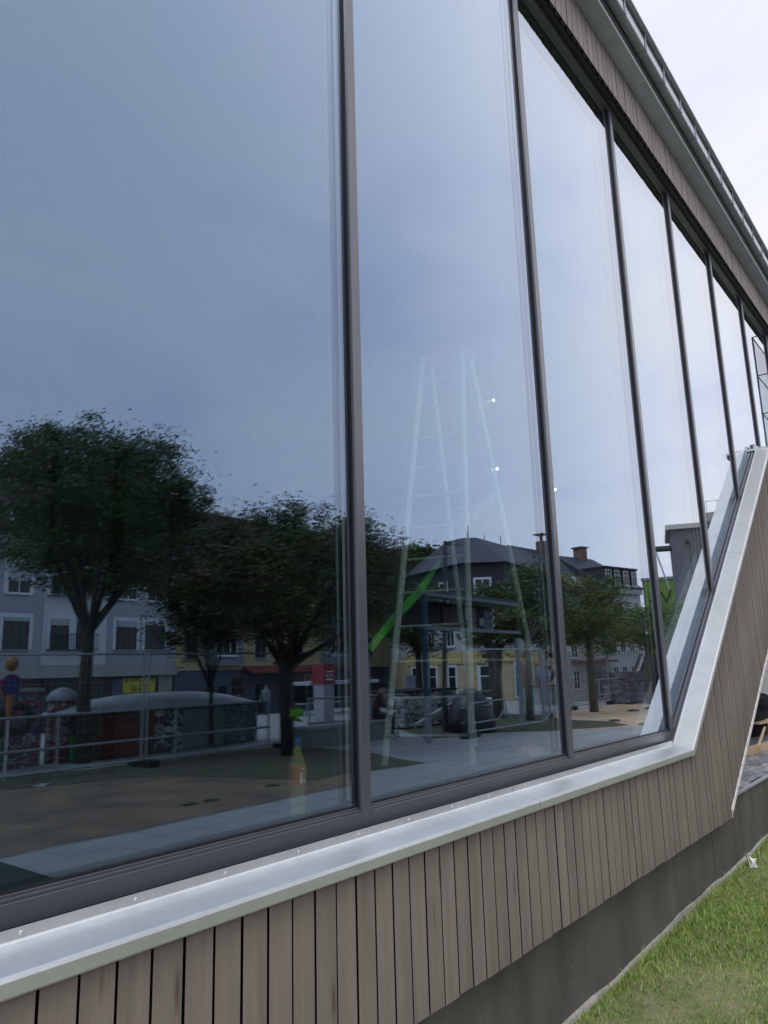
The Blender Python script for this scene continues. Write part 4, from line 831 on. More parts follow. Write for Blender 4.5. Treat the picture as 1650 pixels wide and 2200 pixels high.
# street lamp
lp = empty('street_lamp', (16.35, -9.1, 0), 'tall dark street lamp with one flat head pointing right above the slate house', 'street lamp')
zt = P(966, 1166, -9.1).z; m = MB(); m.tube([(0, 0, 0), (0, 0, .8), (0.35, 0, zt)], [.085, .07, .045], 10); m.build('pole', SFM, lp)
m = MB(); m.box((.3, -.03, zt - .03), (.62, .03, zt + .02)); m.build('arm', SFM, lp)
m = MB(); m.add([(.55, -.13, zt + .03), (1.15, -.05, zt + .02), (1.15, .05, zt + .02), (.55, .13, zt + .03), (.55, -.13, zt - .06), (1.15, -.04, zt - .01), (1.15, .04, zt - .01), (.55, .13, zt - .06)], [(0,1,2,3),(7,6,5,4),(0,4,5,1),(1,5,6,2),(2,6,7,3),(3,7,4,0)]); m.build('lamp_head', mat('lamp_green', (.05, .10, .05), .4), lp)
m = MB(); m.box((.30, -.06, zt - .42), (.44, .06, zt - .30)); m.build('bracket', SFM, lp)
# black cone-shaped cover
cc = Vector((G(1015, 1572).x, G(1015, 1572).y, 0)); yy = cc.y; hcone = P(1012, 1478, yy).z; wc = abs(P(1045, 1560, yy).x - P(990, 1560, yy).x) / 2
cv = empty('covered_stack', cc, 'dark tarpaulin cone over a stack in the middle of the square', 'tarpaulin')
m = MB(); m.lathe([(wc, 0), (wc * .97, hcone * .35), (wc * .85, hcone * .6), (wc * .55, hcone * .85), (wc * .12, hcone)], (0, 0, 0), 14); m.build('cover', mat('dark_tarpaulin', (.03, .03, .045), .35, 0, .4, 2, .6, 6), cv, smooth=True)
for k in range(3): m = MB(); m.tube([(-wc * 1.02, .1, .25 + k * .35), (0, wc * 1.0, .3 + k * .35), (wc * 1.02, .1, .2 + k * .36)], .018, 5); m.build('strap', STEEL, cv)
for (xa_, ya_), (xb_, yb2), lb_ in (((4.6, -10.75), (11.6, -10.45), 'two-rail steel barrier running behind the left fences'), ((12.6, -10.3), (15.0, -9.4), 'two-rail steel barrier right of the double-trunk tree'), ((24.5, -9.5), (31.5, -9.4), 'two-rail steel barrier along the rear of the sand pit')):
    v_ = Vector((xb_ - xa_, yb2 - ya_, 0)); bb = empty('rail_barrier', (xa_, ya_, 0), lb_, 'barrier', 'steel rail barriers round the square', math.atan2(v_.y, v_.x))
    for zz in (.45, .98): m = MB(); m.tube([(0, .06, zz), (v_.length, .06, zz)], .024, 6); m.build('rail', mat('barrier_steel', (.26, .28, .30), .5, .3), bb)
    for q in range(int(v_.length / 2.3) + 1): m = MB(); m.tube([(q * 2.3 + .05, .06, 0), (q * 2.3 + .05, .06, .98)], .022, 6); m.build('post', STEEL, bb)
# low barrier tubes in front of it
bar = empty('tubular_barrier', (G(1018, 1583).x, G(1018, 1583).y, 0), 'low tubular steel barrier frame above the large black foot block', 'barrier')
m = MB(); m.tube([(0, 0, 0.1), (0, 0, .75), (2.4, -.5, .72), (2.6, -.5, .1)], .022, 6); m.build('frame', STEEL, bar); m = MB(); m.tube([(0.02, 0, .3), (1.2, 0, .32), (2.5, -.5, .55)], .018, 6); m.build('brace', STEEL, bar)
# concrete bench edge with person
be = empty('concrete_bench', (G(810, 1590).x, G(810, 1590).y, 0), 'low concrete bench block where the seated person rests', 'bench')
m = MB(); m.box((-2.2, -.5, 0), (.55, 0, .38)); m.build('block', mat('bench_concrete', (.22, .24, .22), .8), be); m = MB(); m.box((-2.25, -.52, .38), (.30, .03, .44)); m.build('seat_slab', CONC, be)
SKIN = mat('skin', (.42, .25, .18), .6); HAIR = mat('dark_hair', (.015, .012, .010), .8); JEANS = mat('dark_trousers', (.02, .024, .035), .85); SHOE = mat('dark_shoes', (.02, .02, .02), .6)
def person(label, loc, rz, pose, top_m, group=None):
    J = {'pel': (0, 0, .95, .13), 'sp': (0, .0, 1.15, .125), 'ch': (0, .0, 1.36, .145), 'nk': (0, .0, 1.50, .055), 'hd': (0, .02, 1.60, .075), 'hd2': (0, .02, 1.72, .08)}
    for s, q in (('l', -1), ('r', 1)):
        J['sh' + s] = (q * .17, 0, 1.42, .065); J['el' + s] = (q * .22, .02, 1.14, .045); J['wr' + s] = (q * .22, .10, .90, .032); J['hn' + s] = (q * .22, .13, .81, .035)
        J['hi' + s] = (q * .09, 0, .90, .095); J['kn' + s] = (q * .10, .02, .50, .06); J['an' + s] = (q * .10, 0, .10, .042); J['to' + s] = (q * .11, .17, .04, .04)
    for k, v in pose.items(): J[k] = (*v, J[k][3])
    E_ = [('pel', 'sp'), ('sp', 'ch'), ('ch', 'nk'), ('nk', 'hd'), ('hd', 'hd2')]
    for s in 'lr': E_ += [('ch', 'sh' + s), ('sh' + s, 'el' + s), ('el' + s, 'wr' + s), ('wr' + s, 'hn' + s), ('pel', 'hi' + s), ('hi' + s, 'kn' + s), ('kn' + s, 'an' + s), ('an' + s, 'to' + s)]
    ks = list(J); me = bpy.data.meshes.new('body'); me.from_pydata([J[k][:3] for k in ks], [(ks.index(a), ks.index(b)) for a, b in E_], []); o = bpy.data.objects.new('body_tmp', me); COL.objects.link(o)
    sk = o.modifiers.new('s', 'SKIN'); o.modifiers.new('d', 'SUBSURF').levels = 1
    for i, k in enumerate(ks): me.skin_vertices[0].data[i].radius = (J[k][3], J[k][3])
    me.skin_vertices[0].data[0].use_root = True
    dg = bpy.context.evaluated_depsgraph_get(); me2 = bpy.data.meshes.new_from_object(o.evaluated_get(dg)); bpy.data.objects.remove(o)
    for x in (top_m, JEANS, SKIN, SHOE): me2.materials.append(x)
    pts = {k: Vector(J[k][:3]) for k in ks}; segs = [(a, b, (2 if a in ('nk', 'hd') or a.startswith('wr') else 3 if a.startswith('an') else 1 if a.startswith(('hi', 'kn')) or b.startswith('hi') else 0)) for a, b in E_]
    for p in me2.polygons:
        c = p.center; best = min(segs, key=lambda s: (c - (pts[s[0]] + (pts[s[1]] - pts[s[0]]) * max(0, min(1, (c - pts[s[0]]).dot(pts[s[1]] - pts[s[0]]) / (pts[s[1]] - pts[s[0]]).length_squared)))).length)
        p.material_index = best[2]; p.use_smooth = True
    r = empty('person', loc, label, 'person', group, rz); b = bpy.data.objects.new('body', me2); COL.objects.link(b); b.parent = r
    h = Vector(J['hd2'][:3]); m = MB(); m.lathe([(.095, -.06), (.105, .0), (.09, .06), (.04, .10), (.01, .105)], (0, -.02, 0), 12); m.build('hair', HAIR, r, h, smooth=True)
    m = MB(); m.tube([(0, .08, -.06), (0, .115, -.075), (0, .085, -.09)], [.008, .014, .01], 5); m.build('nose', SKIN, r, h)
    return r
sit = {'pel': (0, 0, .52), 'sp': (0, .06, .72), 'ch': (0, .14, .92), 'nk': (0, .2, 1.04), 'hd': (0, .25, 1.12), 'hd2': (0, .27, 1.23)}
for s, q in (('l', -1), ('r', 1)):
    sit.update({'sh' + s: (q * .17, .15, .96), 'el' + s: (q * .22, .28, .74), 'wr' + s: (q * .12, .46, .68), 'hn' + s: (q * .08, .52, .66), 'hi' + s: (q * .10, .04, .50), 'kn' + s: (q * .13, .46, .50), 'an' + s: (q * .13, .42, .10), 'to' + s: (q * .13, .58, .04)})
yb = be.location.y
person('person in dark cap and brown top sitting on the concrete bench', (P(803, 1540, yb - .25).x, yb - .25, 0), -.9, sit, mat('brown_top', (.09, .045, .04), .85))
walk = {'knr': (.10, .22, .50), 'anr': (.10, .30, .12), 'tor': (.10, .46, .08), 'knl': (-.10, -.02, .50), 'anl': (-.10, -.32, .14), 'tol': (-.10, -.18, .05), 'wrl': (-.22, .26, .95), 'hnl': (-.22, .32, .90)}
person('person in grey top walking past behind the left fence', (P(572, 1600, -25).x, -25, terr(25, -25)), 1.2, walk, mat('grey_top', (.14, .17, .18), .85))
# table with people, right (seen between the sand pit and the shops)
tq = G(1270, 1515); tb2 = empty('cafe_table', (tq.x, tq.y - 2, 0), 'long outdoor table with people around it left of the concrete stairs', 'table')
m = MB(); m.box((-.4, -.9, .7), (1.8, .2, .75)); m.build('tabletop', mat('table_brown', (.12, .06, .04), .6), tb2)
for a in (-.3, 1.7): m = MB(); m.box((a, -.8, 0), (a + .06, .1, .7)); m.build('leg', STEEL, tb2)
person('person in lilac shirt standing left at the long outdoor table', (tb2.location.x - .9, tb2.location.y + .5, 0), -1.6, {'wrl': (-.18, .3, 1.0), 'hnl': (-.15, .38, .98)}, mat('lilac_shirt', (.22, .23, .38), .8), 'people at the outdoor table')
person('person in dark clothes bending over the outdoor table', (tb2.location.x + .5, tb2.location.y + .7, 0), 2.8, {'sp': (0, .12, 1.12), 'ch': (0, .32, 1.22), 'nk': (0, .42, 1.3), 'hd': (0, .5, 1.34), 'hd2': (0, .56, 1.42), 'shl': (-.17, .32, 1.25), 'shr': (.17, .32, 1.25), 'ell': (-.2, .45, 1.0), 'elr': (.2, .45, 1.0), 'wrl': (-.16, .58, .85), 'hnl': (-.15, .64, .8), 'wrr': (.16, .58, .85), 'hnr': (.15, .64, .8)}, mat('dark_top', (.03, .03, .045), .8), 'people at the outdoor table')
# concrete stairs with sloping white rail, graffiti crate
cs_ = Vector((G(1425, 1508).x, G(1425, 1508).y - .8, 0)); cst = empty('concrete_stairs', cs_, 'dark stair block with pale steps and a slanting white rail right of the outdoor table', 'stairs')
for k in range(10): m = MB(); m.box((33.0 + .3 * k - cs_.x, -9.69 - cs_.y, 0.0 if k == 0 else .205 * k + .001), (37.5 - cs_.x, -8.3 - cs_.y, .205 * (k + 1))); m.build('step', mat('stair_stone', (.20, .18, .16), .8, 0, .3, 3), cst)
yy = -9.75; ra, rb = P(1352, 1498, yy) - cs_, P(1385, 1400, yy) - cs_
m = MB(); m.tube([ra, rb], .05, 6); m.build('white_rail', mat('white_rail', (.75, .75, .75), .5), cst)
y9 = -9.76 - cs_.y; m = MB(); m.prism([(ra.x, 0), (ra.x + 6, 0), (ra.x + 6, rb.z - .1), (rb.x, rb.z - .1), (ra.x, ra.z - .1)], y9 - .25, y9 + .05); m.build('stair_flank', mat('dark_flank', (.05, .055, .065), .8, 0, .2, 2), cst)
cr_ = Vector((G(1365, 1512).x, G(1365, 1512).y, 0)); crt = empty('graffiti_crate', cr_, 'dark red wooden crate covered with graffiti before the stairs', 'crate')
GF3 = graf('graffiti_crate', (.10, .04, .03), [(.3, .3, .32), (.25, .22, .05), (.05, .08, .2)], 3, 8)
for k in range(6): m = MB(); m.box((-.3, -.02, .08 + k * .19), (1.7, 0, .25 + k * .19)); m.build('board', GF3, crt)
m = MB(); m.box((-.28, -.9, .05), (1.68, -.03, 1.2)); m.build('crate_body', GF3, crt)
# debris in the sand pit
for k, (px, py, lb_) in enumerate(((1320, 1550, 'small dark clod in the middle of the sand pit'), (1362, 1528, 'flat dark clod at the rear of the sand pit'), (1385, 1557, 'dark clod at the front right edge of the sand pit'), (1395, 1523, 'small dark clod at the rear right of the sand pit'), (455, 1722, 'dark clod of earth on the sand near the path, left window'), (410, 1730, 'smaller dark clod of earth at the left on the sand near the path'), (585, 1690, 'tiny clod of earth on the sand below the double trunk'), (90, 1690, 'pale flattened litter on the earth at the far left'))):
    g0 = G(px, py); s_ = max(.10, .011 * (g0 - Vector((0, 1.8, 0))).length); s_ *= .6; bm = bmesh.new(); bmesh.ops.create_icosphere(bm, subdivisions=2, radius=1)
    for v in bm.verts: v.co = Vector((v.co.x * s_ * 1.6, v.co.y * s_, max(-.2, v.co.z) * s_ * .35)) * (1 + .35 * math.sin(v.co.x * 7 + k) * math.cos(v.co.y * 6 + k))
    me = bpy.data.meshes.new('earth_clod'); bm.to_mesh(me); bm.free(); me.materials.append(EARTH if k < 7 else mat('litter', (.35, .35, .33), .8)); o = bpy.data.objects.new('earth_clod', me); COL.objects.link(o); o.location = (g0.x, g0.y, .01); tag(o, lb_, 'clod', 'clods and litter on the ground')

# ================================================================== HOUSES
WFR = mat('window_white', (.62, .64, .66), .5); WPN = mat('far_pane', (.018, .020, .024), .12); SHT = mat('roller_shutter', (.35, .38, .40), .6)
win_cache = {}
def window(par, x, z, w, h, frame=WFR, shutter=0.0, y=0.0, bars=1, surround=0.0, srm=None, rail=False):
    m = MB(); t = .07
    m.box((x - w/2, y - .05, z), (x + w/2, y, z + t)); m.box((x - w/2, y - .05, z + h - t), (x + w/2, y, z + h)); m.box((x - w/2, y - .05, z + t), (x - w/2 + t, y, z + h - t)); m.box((x + w/2 - t, y - .05, z + t), (x + w/2, y, z + h - t))
    for b in range(bars): xx = x - w/2 + w * (b + 1) / (bars + 1); m.box((xx - .03, y - .045, z + t), (xx + .03, y, z + h - t))
    if h > 1.3: m.box((x - w/2 + t, y - .042, z + h * .66), (x + w/2 - t, y - .002, z + h * .66 + .05))
    o = m.build('window', frame, par)
    m = MB(); m.box((x - w/2 + t, y - .02, z + t), (x + w/2 - t, y + .01, z + h - t)); m.build('pane', WPN, o)
    m = MB(); m.box((x - w/2 - .08, y - .14, z - .07), (x + w/2 + .08, y, z - .005)); m.build('sill', frame if frame is WFR else CONC, o)
    if shutter: m = MB(); m.box((x - w/2 + .02, y - .075, z + h * (1 - shutter)), (x + w/2 - .02, y - .051, z + h)); m.build('shutter', SHT, o)
    if surround:
        m = MB(); s = surround; mm4 = srm or WFR
        m.box((x - w/2 - s, y - .035, z - .004), (x - w/2 - .002, y, z + h + s)); m.box((x + w/2 + .002, y - .035, z - .004), (x + w/2 + s, y, z + h + s)); m.box((x - w/2 - .001, y - .035, z + h + .002), (x + w/2 + .001, y, z + h + s)); m.build('surround', mm4, o)
    if rail:
        m = MB()
        for k in range(int(w / .14) + 3): m.box((x - w/2 - .15 + k * .14, y - .34, z), (x - w/2 - .13 + k * .14, y - .32, z + .85))
        m.box((x - w/2 - .2, y - .35, z + .85), (x + w/2 + .2, y - .31, z + .9)); m.box((x - w/2 - .2, y - .35, z - .03), (x + w/2 + .2, y - .0, z)); m.build('railing', SFM, o)
    return o
def house(label, p0, p1, cat='building', group='houses round the square'):
    p0 = Vector((*p0, -1.4)); p1 = Vector((*p1, -1.4)); d = p1 - p0
    return empty('house', p0, label, cat, group, math.atan2(d.y, d.x)), d.length
def hbox(par, name, a, b, m): q = MB(); q.box(a, b); return q.build(name, m, par)
# grey and white apartment house (facade at y=-40); local x = 31 - world x, local z = world z + 1.4
XR = 31.2; GH, L1 = house('grey and white apartment house behind the big tree, furthest left', (XR, -40), (4, -40))
GRY = mat('grey_render', (.36, .37, .41), .85, 0, .08, 1); WH = mat('white_render', (.58, .60, .62), .85, 0, .06, 1); DKS = mat('dark_shopfront', (.02, .024, .024), .4, 0, .4, .8)
def lx(px, y=-40, X=XR): return X - P(px, 1350, y).x
def lz(px, py, y=-40): return P(px, py, y).z + 1.4
cz = lz(200, 1432)
hbox(GH, 'ground_floor_wall', (0, .06, 0), (L1, 8, cz - .3), DKS); hbox(GH, 'wall', (0, 0, cz + .1), (L1, 8, 11.2), GRY)
q = MB(); q.box((0, -.25, cz - .28), (L1, 0.5, cz - .05)); q.box((0, -.18, cz - .05), (L1, .4, cz + .1)); q.box((0, -.30, cz - .60), (L1, .2, cz - .282)); q.build('cornice', mat('cornice_stone', (.34, .35, .33), .8), GH)
wa, wb = lx(228), lx(92); hbox(GH, 'white_bay', (wa, -.05, cz + .12), (wb, 0.0, 11.0), WH)
for i, xx in enumerate((35, 128, 182, 272, 333, -60, -150)):
    x_ = lx(xx); z1 = lz(272, 1396); h_ = lz(272, 1345) - z1 + .3; inb = wa < x_ < wb
    window(GH, x_, z1, 1.45 if not inb else 1.12, h_, frame=mat('brown_frame', (.05, .03, .03), .5), shutter=.22 if i % 2 else .12, y=-.05 if inb else 0, surround=.22, rail=inb, bars=2)
    window(GH, x_, z1 + 3.05, 1.35, h_, shutter=.3 if i % 3 else .6, y=-.05 if inb else 0, surround=.18, rail=inb)
    window(GH, x_, z1 + 6.05, 1.3, 1.6, y=-.05 if inb else 0, surround=.15)
RFB = mat('brown_roof_tiles', (.045, .030, .024), .8, 0, .3, 3, .6, 8, (1, 6, 1)); RFS = mat('slate_roof', (.035, .038, .055), .6, 0, .3, 3, .6, 8, (1, 6, 1))
def roof(par, x0, x1, z0, z1, dep, m, over=.5, name='roof'):
    q = MB(); q.add([(x0, -over, z0), (x1, -over, z0), (x1, dep, z1), (x0, dep, z1), (x0, dep * 2 + over, z0), (x1, dep * 2 + over, z0), (x0, -over, z0 - .15), (x1, -over, z0 - .15), (x0, dep*2+over, z0-.15), (x1, dep*2+over, z0-.15)],
          [(0,1,2,3),(3,2,5,4),(0,3,4,8,6),(1,7,9,5,2),(6,7,1,0),(6,8,9,7)]); return q.build(name, m, par)
r_ = roof(GH, -.3, L1, 11.2, 16.0, 4.2, RFB)
ys_ = P(300, 1480, -39.8); hbox(GH, 'yellow_shop_panel', (lx(338), .02, lz(300, 1488)), (lx(270), .055, lz(300, 1457)), mat('yellow_panel', (.55, .50, .04), .6, 0, .15, 2))
hbox(GH, 'shop_pillar', (lx(373), -.02, 0), (lx(345), .055, cz - .61), mat('pillar_stone', (.28, .27, .24), .8)); hbox(GH, 'shop_door', (lx(268), .02, 0), (lx(248), .05, cz - .8), mat('door_blue_grey', (.08, .11, .13), .5))
YT = mat('yellow_panel_text', (.14, .12, .02), .6)
for t_, zz in (('AVAN', .42), ('THI', -.25)): text_mesh('panel_lettering', t_, .8, YT, GH, Matrix.Translation(((lx(338) + lx(270)) / 2, .012, (lz(300, 1488) + lz(300, 1457)) / 2 + zz)) @ Matrix.Rotation(math.pi/2, 4, 'X'))
# yellow apartment house
XR2 = 58.0; YH, L2 = house('yellow apartment house with brown roof behind the double-trunk tree', (XR2, -40), (XR + .02, -40))
YEL = mat('yellow_render', (.46, .39, .20), .85, 0, .06, 1); BAY = mat('blue_grey_bay', (.20, .23, .27), .7)
def lx2(px): return lx(px, -40, XR2)
hbox(YH, 'ground_floor_wall', (0, .06, 0), (L2, 8, cz - .4), mat('slate_grey_shopfront', (.075, .085, .12), .6, 0, .15, 1)); hbox(YH, 'wall', (0, 0, cz - .38), (L2, 8, 10.3), YEL)
for a, b in ((440, 515), (690, 742), (550, 585), (800, 830)):
    if a in (550, 800): continue
    hbox(YH, 'bay', (lx2(b), -.45, cz - .1), (lx2(a), 0, 10.0), BAY)
    for k in range(3): window(YH, (lx2(a) + lx2(b)) / 2, cz + .55 + k * 2.95, min(2.6, abs(lx2(a) - lx2(b)) * .6), 1.8, y=-.45, bars=2)
for px in (412, 560, 640, 790, 850):
    for k in range(3): window(YH, lx2(px), cz + .35 + k * 2.95, 1.1, 1.75, frame=mat('blue_frame', (.16, .20, .24), .5), bars=1)
roof(YH, 0, L2 + .0, 10.3, 15.2, 4.2, RFB)
aw0, aw1 = lx2(700), lx2(520); zaw = cz - .25
q = MB(); q.add([(aw0, 0, zaw + .1), (aw1, 0, zaw + .1), (aw1, -1.3, zaw - .35), (aw0, -1.3, zaw - .35), (aw0, 0, zaw + .04), (aw1, 0, zaw + .04), (aw1, -1.3, zaw - .45), (aw0, -1.3, zaw - .45)], [(0,1,2,3),(7,6,5,4),(3,2,6,7),(0,3,7,4),(1,5,6,2)]); q.build('awning', mat('red_awning', (.20, .05, .04), .7), YH)
hbox(YH, 'sign_band', (lx2(695), -.12, zaw - 1.35), (lx2(628), .05, zaw - .5), mat('mauve_sign', (.14, .11, .12), .6))
text_mesh('sign_lettering', 'NO', 1.05, mat('sign_white', (.6, .62, .66), .5), YH, Matrix.Translation((lx2(666), -.135, zaw - .93)) @ Matrix.Rotation(math.pi/2, 4, 'X'))
for px in (455, 480, 560, 610): hbox(YH, 'shop_window', (lx2(px + 9), .02, .2), (lx2(px - 9), .055, cz - 1.5), DG)
hbox(YH, 'poster_case', (lx2(522), -.06, .3), (lx2(502), .05, 2.6), mat('poster_case', (.03, .025, .02), .3)); hbox(YH, 'poster_picture', (lx2(519), -.07, .5), (lx2(508), -.061, 1.5), mat('poster_orange', (.35, .18, .04), .5, 0, .4, 6))
# corner house, slate mansard over yellow ground floor
Ap, C1, C2, Ep = (46.7, -32.6), (43.1, -25.4), (44.7, -22.7), (57.2, -24.7)
CHs = empty('corner_house', (*C1, -1.4), 'corner house with black slate upper floor and hipped roof over a yellow ground floor', 'building', 'houses round the square')
o1 = Vector((*C1, -1.4)); foot = [C1, Ap, (54, -40), (60, -36), Ep, C2]; fl = [(p[0] - C1[0], p[1] - C1[1]) for p in foot]
cc0 = Vector((8.5, -6.0)); mans = [tuple(Vector(p) * 1.0 + (cc0 - Vector(p)) * .035) for p in fl]; fl = fl[::-1]; mans = mans[::-1]
q = MB(); q.vprism(fl, 0, 3.75); q.build('ground_floor_wall', mat('yellow_ochre_render', (.44, .35, .22), .85, 0, .15, 1.2), CHs)
q = MB(); q.vprism(fl, 3.76, 6.4); q.build('wall', mat('pale_wall', (.42, .42, .43), .85, 0, .08, 1), CHs)
def loft(p0, z0, p1, z1, m, name, par):
    n = len(p0); q = MB(); q.add([(a[0], a[1], z0) for a in p0] + [(a[0], a[1], z1) for a in p1], [tuple(range(n-1, -1, -1)), tuple(range(n, 2*n))] + [(i, (i+1) % n, (i+1) % n + n, i + n) for i in range(n)]); return q.build(name, m, par)
SLW = mat('slate_cladding', (.030, .032, .042), .6, 0, .35, 2.5, .6, 6, (1, 1, 7))
big = [tuple(Vector(p) - (cc0 - Vector(p)) * .03) for p in fl]
loft(fl, 6.41, mans, 9.75, SLW, 'mansard_wall', CHs)
rid = [(7.2, -6.5), (7.6, -6.8), (9.8, -8.0), (13.2, -7.2), (13.0, -6.4), (7.2, -5.9)]
rf2 = loft(big, 9.76, [tuple(Vector(p) * .12 + Vector(c_) * .88) for p, c_ in zip(fl, [(7.0, -2.9), (15.5, -3.4), (15.5, -4.6), (9.0, -7.0), (6.6, -4.6), (6.5, -3.4)])], 12.6, RFS, 'roof', CHs)
for i, (ax_, ay_) in enumerate(((6.8, -3.2), (7.3, -3.6), (12.6, -3.6), (9.9, -3.6))):
    q = MB(); q.tube([(ax_, ay_, 12.4), (ax_, ay_, 13.7 - .3 * (i % 2))], .035, 5); q.build('aerial', SFM, rf2)
def sub(par, a, b, off=0.0):      # helper frame for a face of the house (kept as transform only)
    d = Vector((b[0] - a[0], b[1] - a[1], 0)); return Matrix.Translation((a[0] - C1[0], a[1] - C1[1], 0)) @ Matrix.Rotation(math.atan2(d.y, d.x), 4, 'Z'), d.length
def place(o, M): o.matrix_local = M @ o.matrix_local
M1, f1 = sub(CHs, C1, Ap); M2, f2 = sub(CHs, C2, C1); M3, f3 = sub(CHs, Ep, C2)
OCR = mat('ochre_band', (.48, .38, .15), .7)
for M_, ln in ((M1, f1), (M2, f2), (M3, f3)):
    q = MB(); q.box((0.02, -.09, 3.15), (ln - .02, -.004, 3.9)); place(q.build('sign_band', OCR, CHs), M_)
    n = max(1, int(ln / 2.1))
    for k in range(n):
        xx = ln * (k + .5) / n
        place(window(CHs, xx, .9, 1.05, 2.1, bars=0, surround=.12), M_) if not (M_ is M3 and k in (1, 3)) else None
        if not (M_ is M2): place(window(CHs, xx, 4.3, 1.0, 1.6), M_)
    for k in range(max(1, int(ln / 3.2))):
        xx = ln * (k + .5) / max(1, int(ln / 3.2)); place(window(CHs, xx, 6.95, 1.05, 1.75, y=-.02, bars=1, surround=.08), M_)
q = MB(); q.box((.9, -.03, 0), (2.2, -.002, 2.3)); place(q.build('door', mat('dark_door', (.015, .02, .02), .4), CHs), M2)
for k, (cn, ct_) in enumerate((((.25, .08, .02), 'graffiti_orange'), ((.16, .08, .06), 'graffiti_brown'))):
    q = MB(); q.box((f3 - 3.2 - k * 3.2, -.03, 0.1), (f3 - 1.6 - k * 3.2, -.002, 3.0)); place(q.build('painted_shop_door', graf(ct_, cn, [(.4, .3, .06), (.15, .03, .04)], 2, k), CHs), M3)
T_ = text_mesh('sign_lettering', 'SOS', .62, mat('brown_lettering', (.13, .05, .02), .6), CHs, Matrix.Identity(4)); T_.matrix_local = M3 @ Matrix.Translation((f3 - 2.0, -.10, 3.52)) @ Matrix.Rotation(math.pi/2, 4, 'X')
# cream house with skylights, then white house with dormers
CRM = mat('cream_render', (.52, .49, .42), .85, 0, .06, 1)
H4, l4 = house('cream house with a low slate roof and skylights right of the slate corner house', (64.6, -24.0), (57.4, -24.6))
hbox(H4, 'wall', (0, 0, 0), (l4, 9, 7.4), CRM); r4 = roof(H4, -.2, l4, 7.9, 13.2, 5, RFS)
hbox(H4, 'mansard_wall', (0, -.12, 7.41), (l4, 8.8, 8.9), SLW)
for k in range(3):
    for f_ in range(3): window(H4, 1.2 + k * 2.4, .9 + f_ * 2.5, 1.0, 1.5)
    q = MB(); xx = 1.3 + k * 2.1; q.add([(xx, .9, 9.50), (xx + .8, .9, 9.50), (xx + .8, 1.9, 10.46), (xx, 1.9, 10.46), (xx, .9, 9.35), (xx + .8, .9, 9.35), (xx + .8, 1.9, 10.3), (xx, 1.9, 10.3)], [(0,1,2,3),(0,4,5,1),(1,5,6,2),(3,2,6,7),(0,3,7,4)]); q.build('skylight', mat('skylight', (.6, .62, .65), .1), r4)
hbox(H4, 'awning', (.3, -1.0, 3.0), (l4 - .6, 0, 3.15), mat('red_brown_awning', (.22, .07, .05), .7)); hbox(H4, 'shop_opening', (1.6, -.02, .1), (4.2, .01, 2.8), DG)
H5, l5 = house('white house with slate roof and four dormers left of the green wall', (70.3, -22.8), (64.7, -24.0))
hbox(H5, 'wall', (0, 0, 0), (l5, 9, 9.3), mat('white_lilac_render', (.58, .58, .64), .85, 0, .05, 1)); r5 = roof(H5, -.2, l5 + .2, 9.6, 13.0, 5, RFS, .3)
q = MB(); q.box((0, -.28, 9.0), (l5, -.002, 9.45)); q.build('cornice', mat('cornice_pale', (.42, .42, .44), .7), H5)
for k in range(4):
    xx = .85 + k * 1.36; d_ = MB(); d_.box((xx - .52, -.05, 9.62), (xx + .52, 2.6, 11.25)); d_.box((xx - .60, -.15, 11.251), (xx + .60, 2.7, 11.4)); do = d_.build('dormer', SLW, H5)
    window(H5, xx, 9.75, .82, 1.35, y=-.052)
    for f_ in range(3): window(H5, xx, .9 + f_ * 2.85, .8, 1.7, surround=.1)
ch = MB(); ch.box((1.5, 4.4, 12.2), (2.3, 5.4, 13.9)); ch.box((1.3, 4.3, 13.901), (2.5, 5.5, 14.02)); ch.build('chimney', mat('chimney_brick', (.16, .10, .08), .8), r5)
ch = MB(); ch.box((1.5, 4.4, 12.2), (2.2, 5.2, 14.0)); ch.tube([(1.85, 4.8, 14.0), (1.85, 4.8, 14.6)], .15, 8); ch.box((1.3, 4.3, 14.6), (2.4, 5.3, 14.7)); ch.build('chimney', mat('chimney_brick', (.16, .10, .08), .8), r4)
# green painted block
H6, l6 = house('green painted blind wall with black graffiti beyond the white house', (81.0, -17.5), (79.0, -25.5))
hbox(H6, 'wall', (0, 0, 0), (l6, 10, 11.2), mat('green_paint_wall', (.13, .24, .05), .85, 0, .12, .8)); hbox(H6, 'parapet', (-.1, -.12, 11.201), (l6 + .1, 10, 11.45), mat('parapet_grey', (.22, .23, .23), .7))
GT = mat('graffiti_black', (.02, .04, .02), .7)
for t_, xx, zz in (('RL', l6 * .42, 9.3), ('VB', l6 * .80, 9.3), ('FHC', l6 * .40, 6.9), ('O', l6 * .82, 6.7)): text_mesh('graffiti_lettering', t_, 2.0, GT, H6, Matrix.Translation((xx, -.02, zz)) @ Matrix.Rotation(math.pi/2, 4, 'X'))
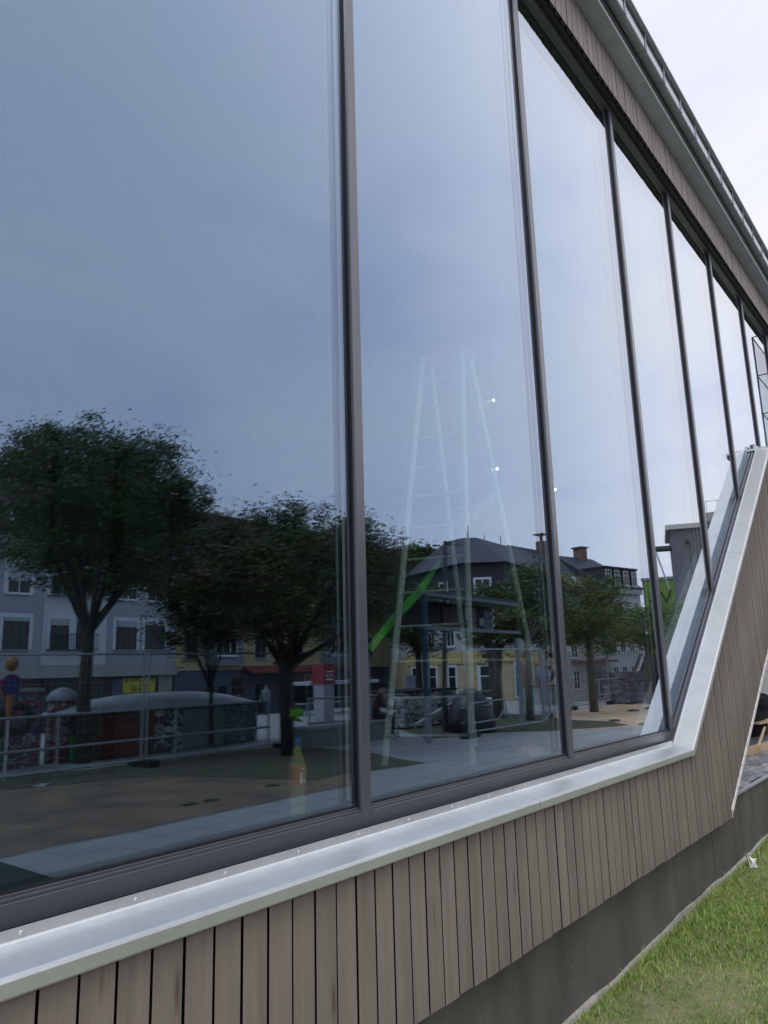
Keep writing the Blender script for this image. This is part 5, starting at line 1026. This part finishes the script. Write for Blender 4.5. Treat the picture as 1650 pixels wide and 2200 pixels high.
# dark grey cube
dA, dB = Vector((57.6, -15.6)), Vector((58.3, -13.5)); H7, l7 = house('dark grey blind cube building with pale roof edge above the dense tree', tuple(dB), tuple(dA))
hbox(H7, 'wall', (0, 0, 0), (l7, 7, 12.6), mat('dark_grey_render', (.11, .115, .135), .85, 0, .08, 1)); hbox(H7, 'roof_edge', (-.2, -.25, 12.601), (l7 + .35, 7.2, 12.95), mat('pale_edge', (.40, .41, .40), .6))
hbox(H7, 'side_canopy', (l7 + .01, .2, 11.2), (l7 + 1.4, 1.6, 11.45), mat('canopy_dark', (.05, .055, .06), .6)); q = MB(); q.tube([(l7 + 1.2, .3, 11.2), (l7 + .5, .3, 8.2)], .06, 5); q.build('canopy_strut', STEEL, H7)
q = MB(); q.box((1.0, -.2, 11.5), (1.25, -.01, 11.7)); q.tube([(1.1, -.1, 11.5), (.9, -.05, 5)], .012, 5); q.build('camera_and_cable', SFM, H7)
# ivy-covered block behind
iv = empty('ivy_building', (66, -11.6, -1.4), 'ivy-covered building with roof railing beyond the grey cube', 'building', 'houses round the square')
hbox(iv, 'wall', (0, -3.5, 0), (10, 3, 14.3), CONC); hbox(iv, 'roof_slab', (-.3, -3.8, 14.301), (10, 3, 15.0), mat('slab_grey', (.2, .21, .2), .8))
q = MB()
for k in range(8): q.tube([(0, -3.4 + k * .9, 15.0), (0, -3.4 + k * .9, 16.0)], .03, 4)
q.tube([(0, -3.4, 16), (0, 2.9, 16)], .03, 4); q.build('roof_railing', STEEL, iv)
r = np.random.default_rng(77); n = 4500; pos = np.stack([r.uniform(-.35, 0, n), r.uniform(-3.5, 3, n), r.uniform(3, 14.2, n)], 1); m = MB()
for p in pos:
    p = Vector(p); d1 = Vector(r.normal(0, 1, 3)).normalized() * .28; d2 = d1.orthogonal().normalized() * .14; m.add([p, p + d1 * .5 + d2, p + d1, p + d1 * .5 - d2], [(0, 1, 2, 3)], int(r.integers(0, 2)))
o = m.build('ivy', [LG, LR], iv); o['kind'] = 'stuff'
